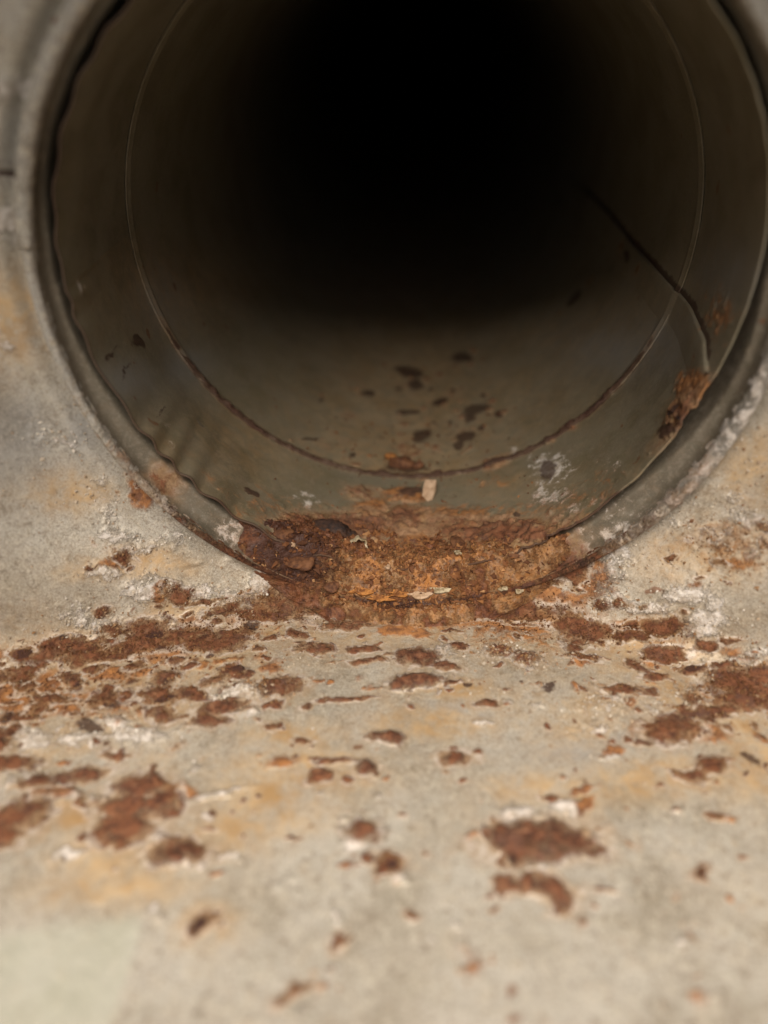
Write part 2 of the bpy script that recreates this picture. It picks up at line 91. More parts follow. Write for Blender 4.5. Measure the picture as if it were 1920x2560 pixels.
PIPE_MARKS=[('w',-0.9621,0.4598,9.32,-1.28,-6.31,-6.45,1),('w',-0.9874,0.2763,9.71,-1.37,-7.94,-8.79,0.9),('k',-0.9778,0.4567,18.65,-7.82,-16.56,-9.47,1),('w',-0.906,0.1147,11.06,1.59,-2.17,-23.15,0.9),('w',-1.0964,0.705,19.14,-2.04,-19.24,-25.87,0.7),('w',-1.0345,0.1471,17.81,-2.54,-13.44,-17.28,0.7),('k',-1.5588,1.7098,14.94,-0.88,-4.97,-12.62,1),('k',-1.6239,1.7648,22.82,0.65,3.02,-17.95,1),('k',-1.5381,1.5634,22.57,0.26,-0.32,-16.01,1),('k',-1.4584,1.513,58.68,-0.33,-6.7,-35.98,1),('k',-1.629,1.5143,51.1,1.6,6.79,-39.88,1),('k',-1.3375,1.4753,68.53,-2.22,-19.9,-45.52,1),('k',-1.1892,1.3094,59.74,-4.11,-30.97,-43.08,1),('k',-1.3599,1.129,55.74,-1.65,-14.82,-42.68,1),('k',-1.4494,1.1291,63.98,-0.53,-9.54,-53.48,1),('k',-1.2218,0.9959,56.69,-3.72,-26.46,-45.12,1),('k',-1.2728,1.8422,15.1,-0.66,-9.93,-15.53,1),('k',-1.4005,1.3515,23.6,2.34,6.16,-20.93,1),('k',-1.232,1.1924,14.93,0.34,-4.32,-18.8,1),('k',-1.2645,1.1224,27.64,-1.46,-9.39,-17.74,1),('k',-1.569,1.2528,16.72,0.32,1.3,-28.84,1),('k',-1.4992,1.0105,17.73,0.06,-1.21,-15.1,1),('k',-1.2953,0.9505,18.22,1.5,1.73,-19.14,1),('k',-1.3356,0.882,42.99,-1.62,-8.65,-24.05,1),('k',-1.1266,1.0666,39.8,-3.56,-21.23,-26.99,1),('r',-0.836,0.6616,44.72,-8.76,-51.36,-42.36,1),('r',-0.9327,0.6607,51.5,-8.28,-59.05,-57.56,1),('r',-1.1818,0.6758,18.53,0.23,-6.21,-24.36,1),('k',-1.5742,0.7332,10.96,0.25,0.92,-17.33,1),('y',-1.161,1.3666,2.05,-0.15,-1.49,-1.88,1),('y',-1.1227,0.4501,3.94,-0.4,-5.58,-8.33,1),('o',-1.5691,0.5169,10.46,0.24,0.7,-14.82,1),('k',-1.5409,0.5431,16.72,2.77,10.83,-22.4,1),('r',-1.5654,0.3565,12.18,0.28,0.64,-13.05,1),('o',-1.4198,0.3474,5,-0.1,-2.29,-13.13,1),('k',-1.1281,0.2589,76.63,-8.12,-30.26,-46.69,1),('o',-1.2126,0.5381,8.51,-0.64,-4.91,-9.5,0.4),('r',-1.1342,0.1594,55.13,-6.06,-43.5,-70.1,1),('o',-1.4656,0.2938,3.39,-0.02,-0.98,-9.69,1),('r',-1.205,0.1709,4.31,-0.38,-5.98,-11.76,1),('o',-0.9711,-0.0742,7.01,-1.34,-7.82,-10.18,1),('w',-0.8289,0.059,20.73,4.62,2.51,-23.57,0.7),('k',-0.4897,0.0917,22.38,-1.82,-25.69,-27,1),('r',-0.4,0.0691,22.29,3.96,-1.66,-11.55,1),('o',-0.3297,0.1051,16.79,2.68,-1.9,-7.23,1),('w',-0.7127,0.1954,9.1,-2.09,-13.55,-9.94,0.55),('w',-1.0279,0.7475,15.5,-1.96,-14.72,-16.72,0.5),('k',-2.8292,0.3918,-13.51,19.96,33.48,-2.8,1),('k',-2.886,0.1689,-6.53,10.7,128.61,-7.74,0.8),('k',-2.809,0.1664,-10.4,10.71,96.45,5.1,0.65),('k',-2.6168,0.2203,-4.45,11.79,121.26,-12.08,0.7),('w',-1.9456,0.337,22.9,2.99,8.76,-13.4,1),('w',-1.9877,0.3584,25.33,3.55,17.04,-23.44,0.8),('k',-2.1803,0.219,28.09,-0.49,15.36,-39.67,0.9),('r',-1.7497,0.5002,14.76,1.09,6.82,-20.86,0.7),('o',-1.7036,0.3819,13.42,0.85,2.73,-10.51,1),('k',-2.0016,1.1823,51.57,6.56,35.28,-40.21,1),('k',-1.781,1.4102,23.48,1.56,12.63,-26.58,1),('k',-2.0084,0.8025,22.67,3.2,47.91,-60.51,1),('k',-1.8117,0.7719,39.72,3.4,18.74,-41.92,1),('y',-2.2267,0.5422,3.01,0.6,3.68,-3.13,1),('y',-2.6189,-0.0443,4.36,2.22,11.15,-7.68,1),('w',-2.6085,0.1977,37.38,1.28,5.79,-6.85,0.5),('w',-2.5139,0.1056,27.88,2.39,7.69,-9.89,0.5),('r',-1.7853,0.2474,5.49,0.5,4.39,-11.16,1),('r',-1.9627,0.1834,8.85,1.3,8.83,-13.33,0.8),('b',-2.7812,0.1679,5.9,3.03,13.68,-6.63,1),('w',-2.5727,0.1678,43.47,3.64,14.65,-15.87,0.6),('b',-2.6248,0.6336,6.9,2.84,11.26,-5.53,1),('k',-0.5836,1.6728,18.06,2.48,-0.07,-18.38,1),('y',-0.921,1.7863,1.39,-0.18,-3.77,-2.51,1),('b',-0.5278,0.9238,2.74,-0.89,-8.38,-4.01,1),('b',0.004,0.2655,3.36,-2.88,-11.56,-3.56,1),('b',-0.3573,0.5928,5.39,-2.19,-8.65,-3.57,1),('k',-0.2465,1.3263,58.58,0.35,-16.57,-12.78,1),('o',-0.1092,0.2261,6.66,-4.08,-10.86,-3.91,0.5),('w',-3.1265,0.1284,-8.94,25.38,20.61,-2.76,0.7),('y',-2.7784,1.1422,1.61,0.84,6.1,-2.11,1),('b',-2.8605,0.7601,6.09,4.1,8.75,-3.08,1)]
SEAM= [[-0.2147, 2.8185], [-0.1941, 2.225], [-0.186, 1.828], [-0.1945, 1.314], [-0.1888, 0.8669], [-0.1831, 0.4836], [-0.2008, 0.22], [-0.2539, 0.0817]]
PTS= {'chip': [-1.4652, 0.5364], 'curl': [-1.7327, 0.1151], 'lump': [-1.844, 0.1606], 'lump2': [-1.764, 0.1818], 'nod': [-1.5694, 0.7513], 'nod2': [-1.0089, 0.7337], 'nodule': [-0.3387, 0.0892], 'peb1': [-1.219, -0.0786], 'peb2': [-1.2128, -0.1181], 'peb3': [-2.1214, 0.0424], 'fl1': [-1.336, 0.1119]}
_rg = random.Random(77)
def satellites(marks, n, lim=(-9, 9)):
    out = []
    for k, cu, cv, a, b, c, d, s in marks:
        if k not in 'rok' or abs(a*d-b*c) > 6000: continue
        inv = np.linalg.inv(np.array([[a, b], [c, d]]))
        for i in range(n):
            an = _rg.uniform(0, 2*math.pi); q = _rg.uniform(.9, 2.6); f = _rg.uniform(.10, .34)
            p = inv @ np.array([q*math.cos(an), q*math.sin(an)])
            out.append((_rg.choice('rrro'), cu+p[0], cv+p[1], a/f, b/f, c/f, d/f, _rg.uniform(.6, 1)))
    return out
SHEET_MARKS += [('o',-.02,.0,2.3,0,0,11,.95),('r',-.08,.005,2.8,0,0,16,.75),('o',.28,-.02,4,0,0,9,.85),('y',0,-.07,1.5,0,0,6,.8),('r',-.42,.03,6,0,0,18,.7),('o',-.50,.0,5,0,0,12,.8),('k',.05,.012,4,0,0,60,.6)]
SHEET_MARKS += satellites(SHEET_MARKS, 3)
PIPE_MARKS = [(k, cu, cv, *(([a*1.05,b*1.05,c*1.05,d*1.05]) if k == 'k' else [a,b,c,d]), s) for k,cu,cv,a,b,c,d,s in PIPE_MARKS]
PIPE_MARKS = [(*m[:7], m[7]*(.45 if m[0] == 'y' else .8 if m[0] == 'w' else 1)) for m in PIPE_MARKS]
PIPE_MARKS += satellites([m for m in PIPE_MARKS if m[0] == 'k' and .5 < m[2] < 3], 7)
def scatter(u0, u1, v0, v1, n, kinds, s0, s1):
    out = []
    for i in range(n):
        u = _rg.uniform(u0, u1); v = _rg.uniform(v0, v1); s = s0+(s1-s0)*_rg.random()**2; e = _rg.uniform(.5, 1.0); an = _rg.uniform(-.5, .5)
        c, d = math.cos(an), math.sin(an)
        out.append((_rg.choice(kinds), u, v, c/s, d/s, -d/(s*e), c/(s*e), _rg.uniform(.55, .95)))
    return out
SHEET_MARKS += scatter(-1.35,-.42,-.36,.04,170,'rooorwyk',.008,.045)+scatter(.50,1.25,-.34,.06,110,'rroowwy',.008,.035)
SHEET_MARKS += scatter(-.45,.6,-.5,-.04,60,'rroywk',.005,.018)+scatter(-1.1,-.4,-.75,-.36,50,'rrowwy',.006,.03)+scatter(-.4,1.1,-.9,-.5,34,'roroyw',.004,.012)
def wear(U, V, marks, warp=.02, wf=12):
    """field per kind, 1 at the heart of a mark and .5 at its edge"""
    F = {k: np.zeros(U.shape) for k in 'rowykbp'}
    wu = U+warp*(fbm(U,V,wf,3)-.5)*2+warp*.5*(fbm(U,V,wf*4,13,2)-.5)*2
    wv = V+warp*(fbm(U,V,wf,7)-.5)*2+warp*.5*(fbm(U,V,wf*4,17,2)-.5)*2
    for k,cu,cv,a,b,c,d,s in marks:
        du = wu-cu; dv = wv-cv
        e = (a*du+b*dv)**2+(c*du+d*dv)**2
        m = e < 7
        F[k][m] = np.maximum(F[k][m], s*np.exp2(-e[m]))
    return F

# ------------------------------------------------------------------ mesh helpers
def new_obj(name, me, mat, parent=None):
    o = bpy.data.objects.new(name, me); scene.collection.objects.link(o)
    if mat: me.materials.append(mat)
    if parent: o.parent = parent
    return o
def mesh_np(name, P, Q, smooth=True):
    """P (n,3) in script units, Q (m,4) quads or (m,3) triangles"""
    me = bpy.data.meshes.new(name); P = np.asarray(P, np.float32)*S; Q = np.asarray(Q, np.int32)
    me.vertices.add(len(P)); me.vertices.foreach_set('co', P.ravel())
    k = Q.shape[1]
    me.loops.add(Q.size); me.loops.foreach_set('vertex_index', Q.ravel())
    me.polygons.add(len(Q)); me.polygons.foreach_set('loop_start', np.arange(0, Q.size, k, dtype=np.int32))
    me.polygons.foreach_set('loop_total', np.full(len(Q), k, np.int32))
    me.update(calc_edges=True)
    me.polygons.foreach_set('use_smooth', np.full(len(Q), smooth)); me.update()
    return me
def put_wear(me, F, sel=None):
    def ch(k): 
        a = np.asarray(F.get(k, 0.0))
        if a.ndim == 0: return np.full(len(me.vertices), float(a))
        a = a.ravel(); return a if sel is None else a[sel]
    for nm, ks in (('wear', 'rowy'), ('wear_more', 'kbpz')):
        at = me.color_attributes.new(nm, 'FLOAT_COLOR', 'POINT')
        at.data.foreach_set('color', np.stack([ch(k) for k in ks], -1).astype(np.float32).ravel())
def grid_quads(nu, nv, keep=None, closed=False):
    i = np.arange(nu*nv).reshape(nv, nu)
    if closed: i = np.concatenate([i, i[:, :1]], 1)
    q = np.stack([i[:-1,:-1], i[:-1,1:], i[1:,1:], i[1:,:-1]], -1).reshape(-1, 4)
    return q
def compact(P, Q):
    used = np.unique(Q); m = np.full(len(P), -1); m[used] = np.arange(len(used))
    return P[used], m[Q], used
def empty(name, loc, label, cat, group=None):
    o = bpy.data.objects.new(name, None); scene.collection.objects.link(o)
    o.location = [c*S for c in loc]; o.empty_display_size = .02
    o['label'] = label; o['category'] = cat
    if group: o['group'] = group
    return o
def tag(o, label, cat, group=None, kind=None):
    o['label'] = label; o['category'] = cat
    if group: o['group'] = group
    if kind: o['kind'] = kind

# ------------------------------------------------------------------ materials
class NT:
    def __init__(s, name):
        s.m = bpy.data.materials.new(name); s.m.use_nodes = True; s.t = s.m.node_tree
        s.b = s.t.nodes['Principled BSDF']
    def n(s, ty, **k):
        nd = s.t.nodes.new(ty)
        for a, v in k.items(): setattr(nd, a, v)
        return nd
    def put(s, sock, v):
        if isinstance(v, bpy.types.NodeSocket): s.t.links.new(v, sock)
        else: sock.default_value = v
    def noise(s, vec, scale, detail=4, rough=.55, dist=0):
        nd = s.n('ShaderNodeTexNoise'); s.put(nd.inputs['Vector'], vec)
        nd.inputs['Scale'].default_value = scale; nd.inputs['Detail'].default_value = detail
        nd.inputs['Roughness'].default_value = rough; nd.inputs['Distortion'].default_value = dist
        return nd.outputs['Fac']
    def math(s, op, a, b=0., c=0., clamp=False):
        nd = s.n('ShaderNodeMath', operation=op, use_clamp=clamp)
        for i, v in enumerate((a, b, c)): s.put(nd.inputs[i], v)
        return nd.outputs[0]
    def step(s, x, a, b):
        nd = s.n('ShaderNodeMapRange', interpolation_type='SMOOTHSTEP')
        s.put(nd.inputs[0], x); s.put(nd.inputs[1], a); s.put(nd.inputs[2], b)
        nd.inputs[3].default_value = 0; nd.inputs[4].default_value = 1
        return nd.outputs[0]
    def mix(s, f, a, b):
        nd = s.n('ShaderNodeMix', data_type='RGBA'); s.put(nd.inputs[0], f)
        for i, v in ((6, a), (7, b)):
            s.put(nd.inputs[i], v if isinstance(v, bpy.types.NodeSocket) else (*v, 1))
        return nd.outputs[2]
    def attr(s, name):
        a = s.n('ShaderNodeAttribute', attribute_name=name)
        sp = s.n('ShaderNodeSeparateColor'); s.t.links.new(a.outputs['Color'], sp.inputs[0])
        return sp.outputs[0], sp.outputs[1], sp.outputs[2], a.outputs['Alpha']

def aged_zinc(name, base=(.385,.350,.285), dark=(.27,.24,.185), light=(.475,.450,.395), grime=0.0, bump=1.0, speck=1.0, oc=((.14,.042,.010), (.36,.140,.034)), wet=0.0, halo=.62):
    k = NT(name)
    co = k.n('ShaderNodeTexCoord').outputs['Object']
    r, o, wv, y = k.attr('wear'); kk, bl, pa, z = k.attr('wear_more')
    n_l = k.noise(co, 22, 5, .6); n_m = k.noise(co, 90, 5, .6); n_s = k.noise(co, 420, 5, .65)
    n_x = k.noise(co, 1300, 3, .7); n_d = k.noise(co, 210, 6, .68, .4)
    mv = k.n('ShaderNodeMapping'); k.put(mv.inputs[0], co); mv.inputs[1].default_value = (3.1, 1.7, 5.3)
    n_e = k.noise(mv.outputs[0], 330, 6, .7, .3); n_g = k.noise(mv.outputs[0], 46, 5, .6)
    # bare zinc: broad mottling, crystal facets, fine speckle
    c = k.mix(k.step(n_l, .36, .66), dark, base)
    c = k.mix(k.math('MULTIPLY', k.step(n_g, .40, .62), .85), c, light)
    vo = k.n('ShaderNodeTexVoronoi', feature='F1'); k.put(vo.inputs['Vector'], co); vo.inputs['Scale'].default_value = 170
    vs = k.n('ShaderNodeSeparateColor'); k.t.links.new(vo.outputs['Color'], vs.inputs[0])
    c = k.mix(k.math('MULTIPLY', vs.outputs[0], .34*speck), c, light)
    c = k.mix(k.math('MULTIPLY', vs.outputs[1], .16), c, (.27,.21,.17))
    c = k.mix(k.math('MULTIPLY', k.step(n_s, .50, .64), .65*speck), c, (.50,.455,.37))
    c = k.mix(k.math('MULTIPLY', k.step(n_e, .53, .66), .62*min(1, speck+.4)), c, (.16,.12,.08))
    c = k.mix(k.math('MULTIPLY', k.step(n_x, .55, .66), .60*min(1, speck+.2)), c, (.13,.10,.07))
    c = k.mix(k.math('MULTIPLY', k.step(n_x, .46, .35), .60*speck), c, (.55,.50,.41))
    n_f = k.noise(mv.outputs[0], 2300, 2, .6)
    c = k.mix(k.math('MULTIPLY', k.step(n_f, .50, .64), .45*speck), c, (.20,.165,.12))
    c = k.mix(k.math('MULTIPLY', k.step(n_f, .44, .34), .40*speck), c, (.62,.57,.48))
    # cool film and pale patch
    c = k.mix(k.math('MULTIPLY', bl, k.math('MULTIPLY_ADD', n_m, .6, .15)), c, (.27,.28,.29))
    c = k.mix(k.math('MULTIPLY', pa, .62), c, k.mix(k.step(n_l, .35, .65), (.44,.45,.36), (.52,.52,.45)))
    # ochre staining, soft and cloudy
    ys = k.math('MULTIPLY', y, k.math('MULTIPLY_ADD', k.step(n_d, .30, .66), .80, .32), clamp=True)
    c = k.mix(ys, c, k.mix(k.step(n_m, .35, .65), (.40,.255,.12), (.52,.37,.21)))
    # white zinc bloom, granular
    wf = k.math('ADD', wv, k.math('MULTIPLY', k.math('SUBTRACT', n_d, .5), 1.9))
    wf = k.math('ADD', wf, k.math('MULTIPLY', k.math('SUBTRACT', n_x, .5), .7))
    wm = k.math('MULTIPLY', k.step(wf, .50, .80), k.step(wv, .06, .35))
    c = k.mix(k.math('MULTIPLY', wm, .88), c, k.mix(k.step(n_s, .40, .62), (.46,.40,.33), (.72,.67,.62)))
    # orange rust
    of = k.math('ADD', o, k.math('MULTIPLY', k.math('SUBTRACT', n_d, .5), 1.5))
    om = k.math('MULTIPLY', k.step(of, .26, .72), k.step(o, .08, .30))
    c = k.mix(k.math('MULTIPLY', om, .88), c, k.mix(k.step(n_s, .38, .62), oc[0], oc[1]))
    # stain round the brown rust
    c = k.mix(k.math('MULTIPLY', k.step(k.math('MULTIPLY_ADD', n_d, .7, r), .36, .85), .75), c, k.mix(k.step(n_e,.4,.6), (.25,.125,.05), (.40,.25,.125)))
    # chalky ring round each scab
    ring = k.math('MULTIPLY', k.step(k.math('ADD', r, k.math('MULTIPLY', k.math('SUBTRACT', n_d, .5), .5)), .16, .30), k.step(k.math('ADD', r, k.math('MULTIPLY', k.math('SUBTRACT', n_e, .5), .5)), .52, .36))
    c = k.mix(k.math('MULTIPLY', ring, halo*min(1, speck)), c, k.mix(k.step(n_s, .40, .60), (.42,.33,.23), (.66,.60,.53)))
    # brown rust scabs
    rf = k.math('ADD', r, k.math('MULTIPLY', k.math('SUBTRACT', n_d, .5), 2.1))
    rf = k.math('ADD', rf, k.math('MULTIPLY', k.math('SUBTRACT', n_e, .5), .9))
    rf = k.math('ADD', rf, k.math('MULTIPLY', k.math('SUBTRACT', n_x, .5), .7))
    rm = k.math('MULTIPLY', k.step(rf, .27, .84), k.step(r, .10, .34))
    rc = k.mix(k.step(n_s, .36, .60), (.062,.019,.010), (.185,.068,.030))
    rc = k.mix(k.math('MULTIPLY', k.step(n_e, .54, .64), .5), rc, (.29,.145,.075))
    rc = k.mix(k.math('MULTIPLY', k.step(n_m, .52, .70), .6), rc, (.11,.060,.050))
    c = k.mix(k.math('MULTIPLY', rm, .95), c, rc)
    # stray pits over the whole sheet
    pit = k.step(k.noise(mv.outputs[0], 150, 2, .4), .735, .775)
    c = k.mix(k.math('MULTIPLY', pit, .8), c, (.17,.075,.035))
    # dark scale; on the pipe also the painted shade along the seam
    km = k.step(k.math('ADD', kk, k.math('MULTIPLY', k.math('SUBTRACT', n_d, .5), 1.1)), .40, .66)
    km = k.math('MULTIPLY', km, k.step(kk, .08, .3))
    c = k.mix(k.math('MULTIPLY', km, .85), c, (.050,.022,.016))
    if grime: c = k.mix(k.math('MULTIPLY', k.step(n_g, .25, .75), grime), c, (.16,.13,.085))
    k.put(k.b.inputs['Base Color'], c)
    crust = k.math('MAXIMUM', k.math('MAXIMUM', rm, om), wm)
    ro = k.math('MULTIPLY_ADD', crust, .35-wet, k.math('MULTIPLY_ADD', n_s, .25, .38)); k.put(k.b.inputs['Roughness'], ro)
    k.put(k.b.inputs['Metallic'], k.math('MULTIPLY', k.math('SUBTRACT', 1.0, crust, clamp=True), .22))
    k.b.inputs['Specular IOR Level'].default_value = .35
    h = k.math('MULTIPLY', n_s, .45)
    h = k.math('ADD', h, k.math('MULTIPLY', n_d, .8*speck))
    h = k.math('ADD', h, k.math('MULTIPLY', vs.outputs[2], .25*speck))
    h = k.math('ADD', h, k.math('MULTIPLY', k.math('MULTIPLY', rm, k.math('MULTIPLY_ADD', n_d, 2.2, .2)), 1.0))
    h = k.math('ADD', h, k.math('MULTIPLY', k.math('MULTIPLY', om, n_d), 1.4))
    h = k.math('ADD', h, k.math('MULTIPLY', k.math('MULTIPLY', wm, k.math('MULTIPLY_ADD', n_x, 1.2, .4)), 1.1))
    bp = k.n('ShaderNodeBump'); bp.inputs['Strength'].default_value = .8*bump; bp.inputs['Distance'].default_value = .0005
    k.put(bp.inputs['Height'], h); k.put(k.b.inputs['Normal'], bp.outputs[0])
    return k.m
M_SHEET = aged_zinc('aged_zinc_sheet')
M_BANK = aged_zinc('wet_caked_rust', bump=1.2, oc=((.095,.028,.004), (.40,.145,.018)), wet=.50, halo=0)
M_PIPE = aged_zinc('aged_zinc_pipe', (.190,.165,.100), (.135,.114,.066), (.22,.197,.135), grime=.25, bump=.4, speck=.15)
M_RIM = aged_zinc('corroded_rim', (.24,.23,.20), (.13,.12,.10), (.42,.41,.38), bump=1.5, speck=1.3)
M_SLEEVE = aged_zinc('dull_sleeve', (.135,.115,.083), (.10,.085,.06), (.155,.138,.105), bump=.5, speck=.2, grime=.2)

def crumb_mat(name, ramp):
    k = NT(name)
    a = k.n('ShaderNodeAttribute', attribute_name='tint')
    cr = k.n('ShaderNodeValToRGB'); k.t.links.new(a.outputs['Fac'], cr.inputs[0])
    el = cr.color_ramp.elements
    while len(el) < len(ramp): el.new(.5)
    for e, (p, c) in zip(el, ramp): e.position = p; e.color = (*c, 1)
    co = k.n('ShaderNodeTexCoord').outputs['Object']
    n = k.noise(co, 900, 4, .6)
    c = k.mix(k.math('MULTIPLY', k.step(n, .35, .65), .35), cr.outputs[0], (.13,.06,.03))
    k.put(k.b.inputs['Base Color'], c); k.b.inputs['Roughness'].default_value = .8
    k.b.inputs['Specular IOR Level'].default_value = .25
    return k.m
RUST_RAMP = [(0,(.04,.018,.010)),(.25,(.11,.042,.018)),(.5,(.22,.090,.032)),(.75,(.36,.17,.06)),(.92,(.50,.30,.15)),(1,(.66,.52,.36))]
M_CRUMB = crumb_mat('rust_crumbs', RUST_RAMP)
M_BLOOM = crumb_mat('pale_crumbs', [(0,(.10,.040,.014)),(.3,(.30,.17,.075)),(.6,(.52,.45,.35)),(1,(.74,.70,.63))])
def flake_mat(name, c1, c2, sc=500):
    k = NT(name); co = k.n('ShaderNodeTexCoord').outputs['Object']
    n = k.noise(co, sc, 5, .65)
    k.put(k.b.inputs['Base Color'], k.mix(k.step(n, .35, .65), c1, c2)); k.b.inputs['Roughness'].default_value = .75
    k.b.inputs['Specular IOR Level'].default_value = .3
    bp = k.n('ShaderNodeBump'); bp.inputs['Strength'].default_value = .7; bp.inputs['Distance'].default_value = .0004
    k.put(bp.inputs['Height'], n); k.put(k.b.inputs['Normal'], bp.outputs[0])
    return k.m

# ================================================================== the duct box
duct = empty('duct_box', (CX, D, ZF), 'large sheet-metal duct box with rust-blotched floor and round opening', 'duct box')
def axis(a, b, step, lo, hi, n):
    mid = np.arange(a, b, step)
    l = a-(a-lo)*np.linspace(1, 1/n, n)**1.6; r = b+(hi-b)*np.linspace(0, 1, n)**1.6
    return np.concatenate([l, mid, r])
ua = axis(-1.42, 1.36, .0058, -2.2, 2.2, 30); va = axis(-1.52, 1.75, .0062, -3.6, 3.7, 36)
U, V = np.meshgrid(ua, va)
P = sheet(U, V)
F = wear(U, V, SHEET_MARKS, .020, 11)
# pale squarish patch, straight right-hand edge
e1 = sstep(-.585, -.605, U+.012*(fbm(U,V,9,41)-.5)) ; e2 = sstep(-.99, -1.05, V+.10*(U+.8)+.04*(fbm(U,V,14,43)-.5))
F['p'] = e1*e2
# hills of general discolouration
F['y'] = np.maximum(F['y'], .85*sstep(.40,.62,fbm(U,V,4.5,57))*np.exp2(-((U+.85)/.40)**2-((V+.32)/.30)**2))
F['y'] = np.maximum(F['y'], .34*sstep(.42,.68,fbm(U,V,2.2,51))*sstep(.25,-.05,V)*sstep(-1.1,-.5,V))
# rust that gathers along the corner where floor and end wall meet, only at the sides
cornr = np.exp2(-((V-.02+.05*(fbm(U,V,4,61)-.5))/.045)**2)*sstep(.55,.95,np.abs(U-CX))
F['o'] = np.maximum(F['o'], .62*cornr*sstep(.35,.6,fbm(U,V,5,63)))
# relief: dents, raised scabs, granular bloom (along the local normal)
du = np.gradient(P, axis=1); dv = np.gradient(P, axis=0)
N = np.cross(du, dv); N /= np.linalg.norm(N, axis=-1, keepdims=True)+1e-12
N *= np.where((N[...,2:3]-N[...,1:2])<0, -1, 1)
nz = fbm(U, V, 34, 71, 4, .7)
h = .010*(fbm(U,V,1.6,81,2)-.5)+.0022*(fbm(U,V,9,83,3)-.5)
h = h+np.clip(F['r']+ (nz-.5)*1.1-.40, 0, .35)*.012+np.clip(F['o']+(nz-.5)*1.2-.4,0,.4)*.008
h = h+np.clip(F['w']+(fbm(U,V,60,91,3,.8)-.5)*1.6-.5, 0, .5)*.016
h = h-.004*np.clip(F['k']-.5, 0, .5)
rad = np.hypot(P[...,0]-CX, P[...,2]-CZ); th = np.arctan2(P[...,2]-CZ, P[...,0]-CX); dr = rad-harm(RIM, th)
onwall = V > -.02
h = h*np.where(onwall, sstep(.02,.12,dr), 1)
P = P+N*h[...,None]
# pressed groove in the wall round the rim, with a small swelling outside it
gr = np.where(onwall, .034*np.exp2(-((dr-.052)/.020)**2)-.012*np.exp2(-((dr-.105)/.030)**2), 0)
P[...,1] += gr*np.where(P[...,2] < CZ-.9, .4, 1)
# old score line crossing the wall at the left
ln = np.abs((V-1.385)+.45*(U+1.04)); P[...,1] += .010*np.exp2(-(ln/.010)**2)*(U < -1.0)
F['k'] = np.maximum(F['k'], 1.0*np.exp2(-(ln/.010)**2)*(U < -1.04)*(U>-1.5))
q = grid_quads(len(ua), len(va))
drf = dr.ravel()[q].min(1); vq = V.ravel()[q].mean(1)
hole = (drf < .012) & (vq > .0)
split = 0.25
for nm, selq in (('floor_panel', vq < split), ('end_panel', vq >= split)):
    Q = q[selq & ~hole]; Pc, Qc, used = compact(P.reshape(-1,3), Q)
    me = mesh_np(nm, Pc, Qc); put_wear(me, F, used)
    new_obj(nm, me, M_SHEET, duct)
# side and rear panels of the box, out of view, heights set to limit the light
def panel(name, a, b, c, d, n=40):
    s, t = np.meshgrid(np.linspace(0,1,n), np.linspace(0,1,n)); s = s[...,None]; t = t[...,None]
    a, b, c, d = map(np.array, (a,b,c,d))
    Pp = a*(1-s)*(1-t)+b*s*(1-t)+c*s*t+d*(1-s)*t
    nrm = np.cross(b-a, d-a); nrm = nrm/np.linalg.norm(nrm)
    Pp = Pp+nrm*(.02*(fbm(s[...,0]*3,t[...,0]*3,2,7)-.5))[...,None]
    me = mesh_np(name, Pp.reshape(-1,3), grid_quads(n, n)); put_wear(me, {'o': .5*fbm(s[...,0],t[...,0],5,9), 'y': .4})
    return new_obj(name, me, M_SHEET, duct)
zt = ZF+3.7; yb = D-3.6-.1
panel('side_panel', (-2.19,yb,ZF-.02), (-2.19,D,ZF-.02), (-2.19,D,zt), (-2.19,yb,zt))
panel('side_panel', (2.19,D,ZF-.02), (2.19,yb,ZF-.02), (2.19,yb,zt), (2.19,D,zt))
panel('rear_panel', (2.19,yb+.02,ZF-.02), (-2.19,yb+.02,ZF-.02), (-2.19,yb+.02,ZF+1.5), (2.19,yb+.02,ZF+1.5))

panel('shade_lid', (-2.19,D-1.95,zt-.01), (2.19,D-1.95,zt-.01), (2.19,D,zt-.01), (-2.19,D,zt-.01))  # added lid out of view, there to shade the upper end wall
# ------------------------------------------------------------------ rolled rim and sleeve of the opening
RIM_MARKS = [('r',-1.57,0,1.7,0,0,3,1.3),('o',-1.57,0,1.2,0,0,3,1.0),('w',-.90,0,6,0,0,3,.8),('w',-2.22,0,6,0,0,3,.75),('o',-1.15,0,6,0,0,4,.8),('r',-.93,.0,16,0,0,5,.8),('w',-.85,0,5.5,0,0,3,.7),('w',-.42,-.01,2.3,0,0,3,.82),
             ('r',-2.02,0,6,0,0,4,.8),('w',-2.2,0,7,0,0,3,.7),('w',-2.04,0,12,0,0,4,.7),('k',-1.5,.02,3,0,0,6,.7),('o',-2.3,0,12,0,0,4,.5)]
def ring(name, a0, a1, n, prof, closed, parent, mat, marks=None, amp=0., solid=0., taper=False, base=harm, extra=None):
    """sweep prof(theta) -> (dr, dy) list round the rim curve"""
    t = np.linspace(a0, a1, n, endpoint=not closed)
    pr = np.array(prof); m = len(pr)
    T = np.repeat(t[None], m, 0); DR = np.repeat(pr[:,0][:,None], n, 1); DY = np.repeat(pr[:,1][:,None], n, 1)
    if extra is not None: DR, DY = extra(T, DR, DY)
    ns = (fbm(T*9, np.arange(m)[:,None]*.5+0*T, 5, 23, 3)-.5)*amp
    r = harm(RIM, T)+DR+ns
    Pp = np.stack([CX+r*np.cos(T), D+DY+ns*.6, CZ+r*np.sin(T)], -1)
    me = mesh_np(name, Pp.reshape(-1,3), grid_quads(n, m, closed=closed))
    Fw = wear(T, DY, marks or [], .05, 6); put_wear(me, Fw)
    o = new_obj(name, me, mat, parent)
    if solid:
        md = o.modifiers.new('sheet', 'SOLIDIFY'); md.thickness = solid*S; md.offset = 0
    return o
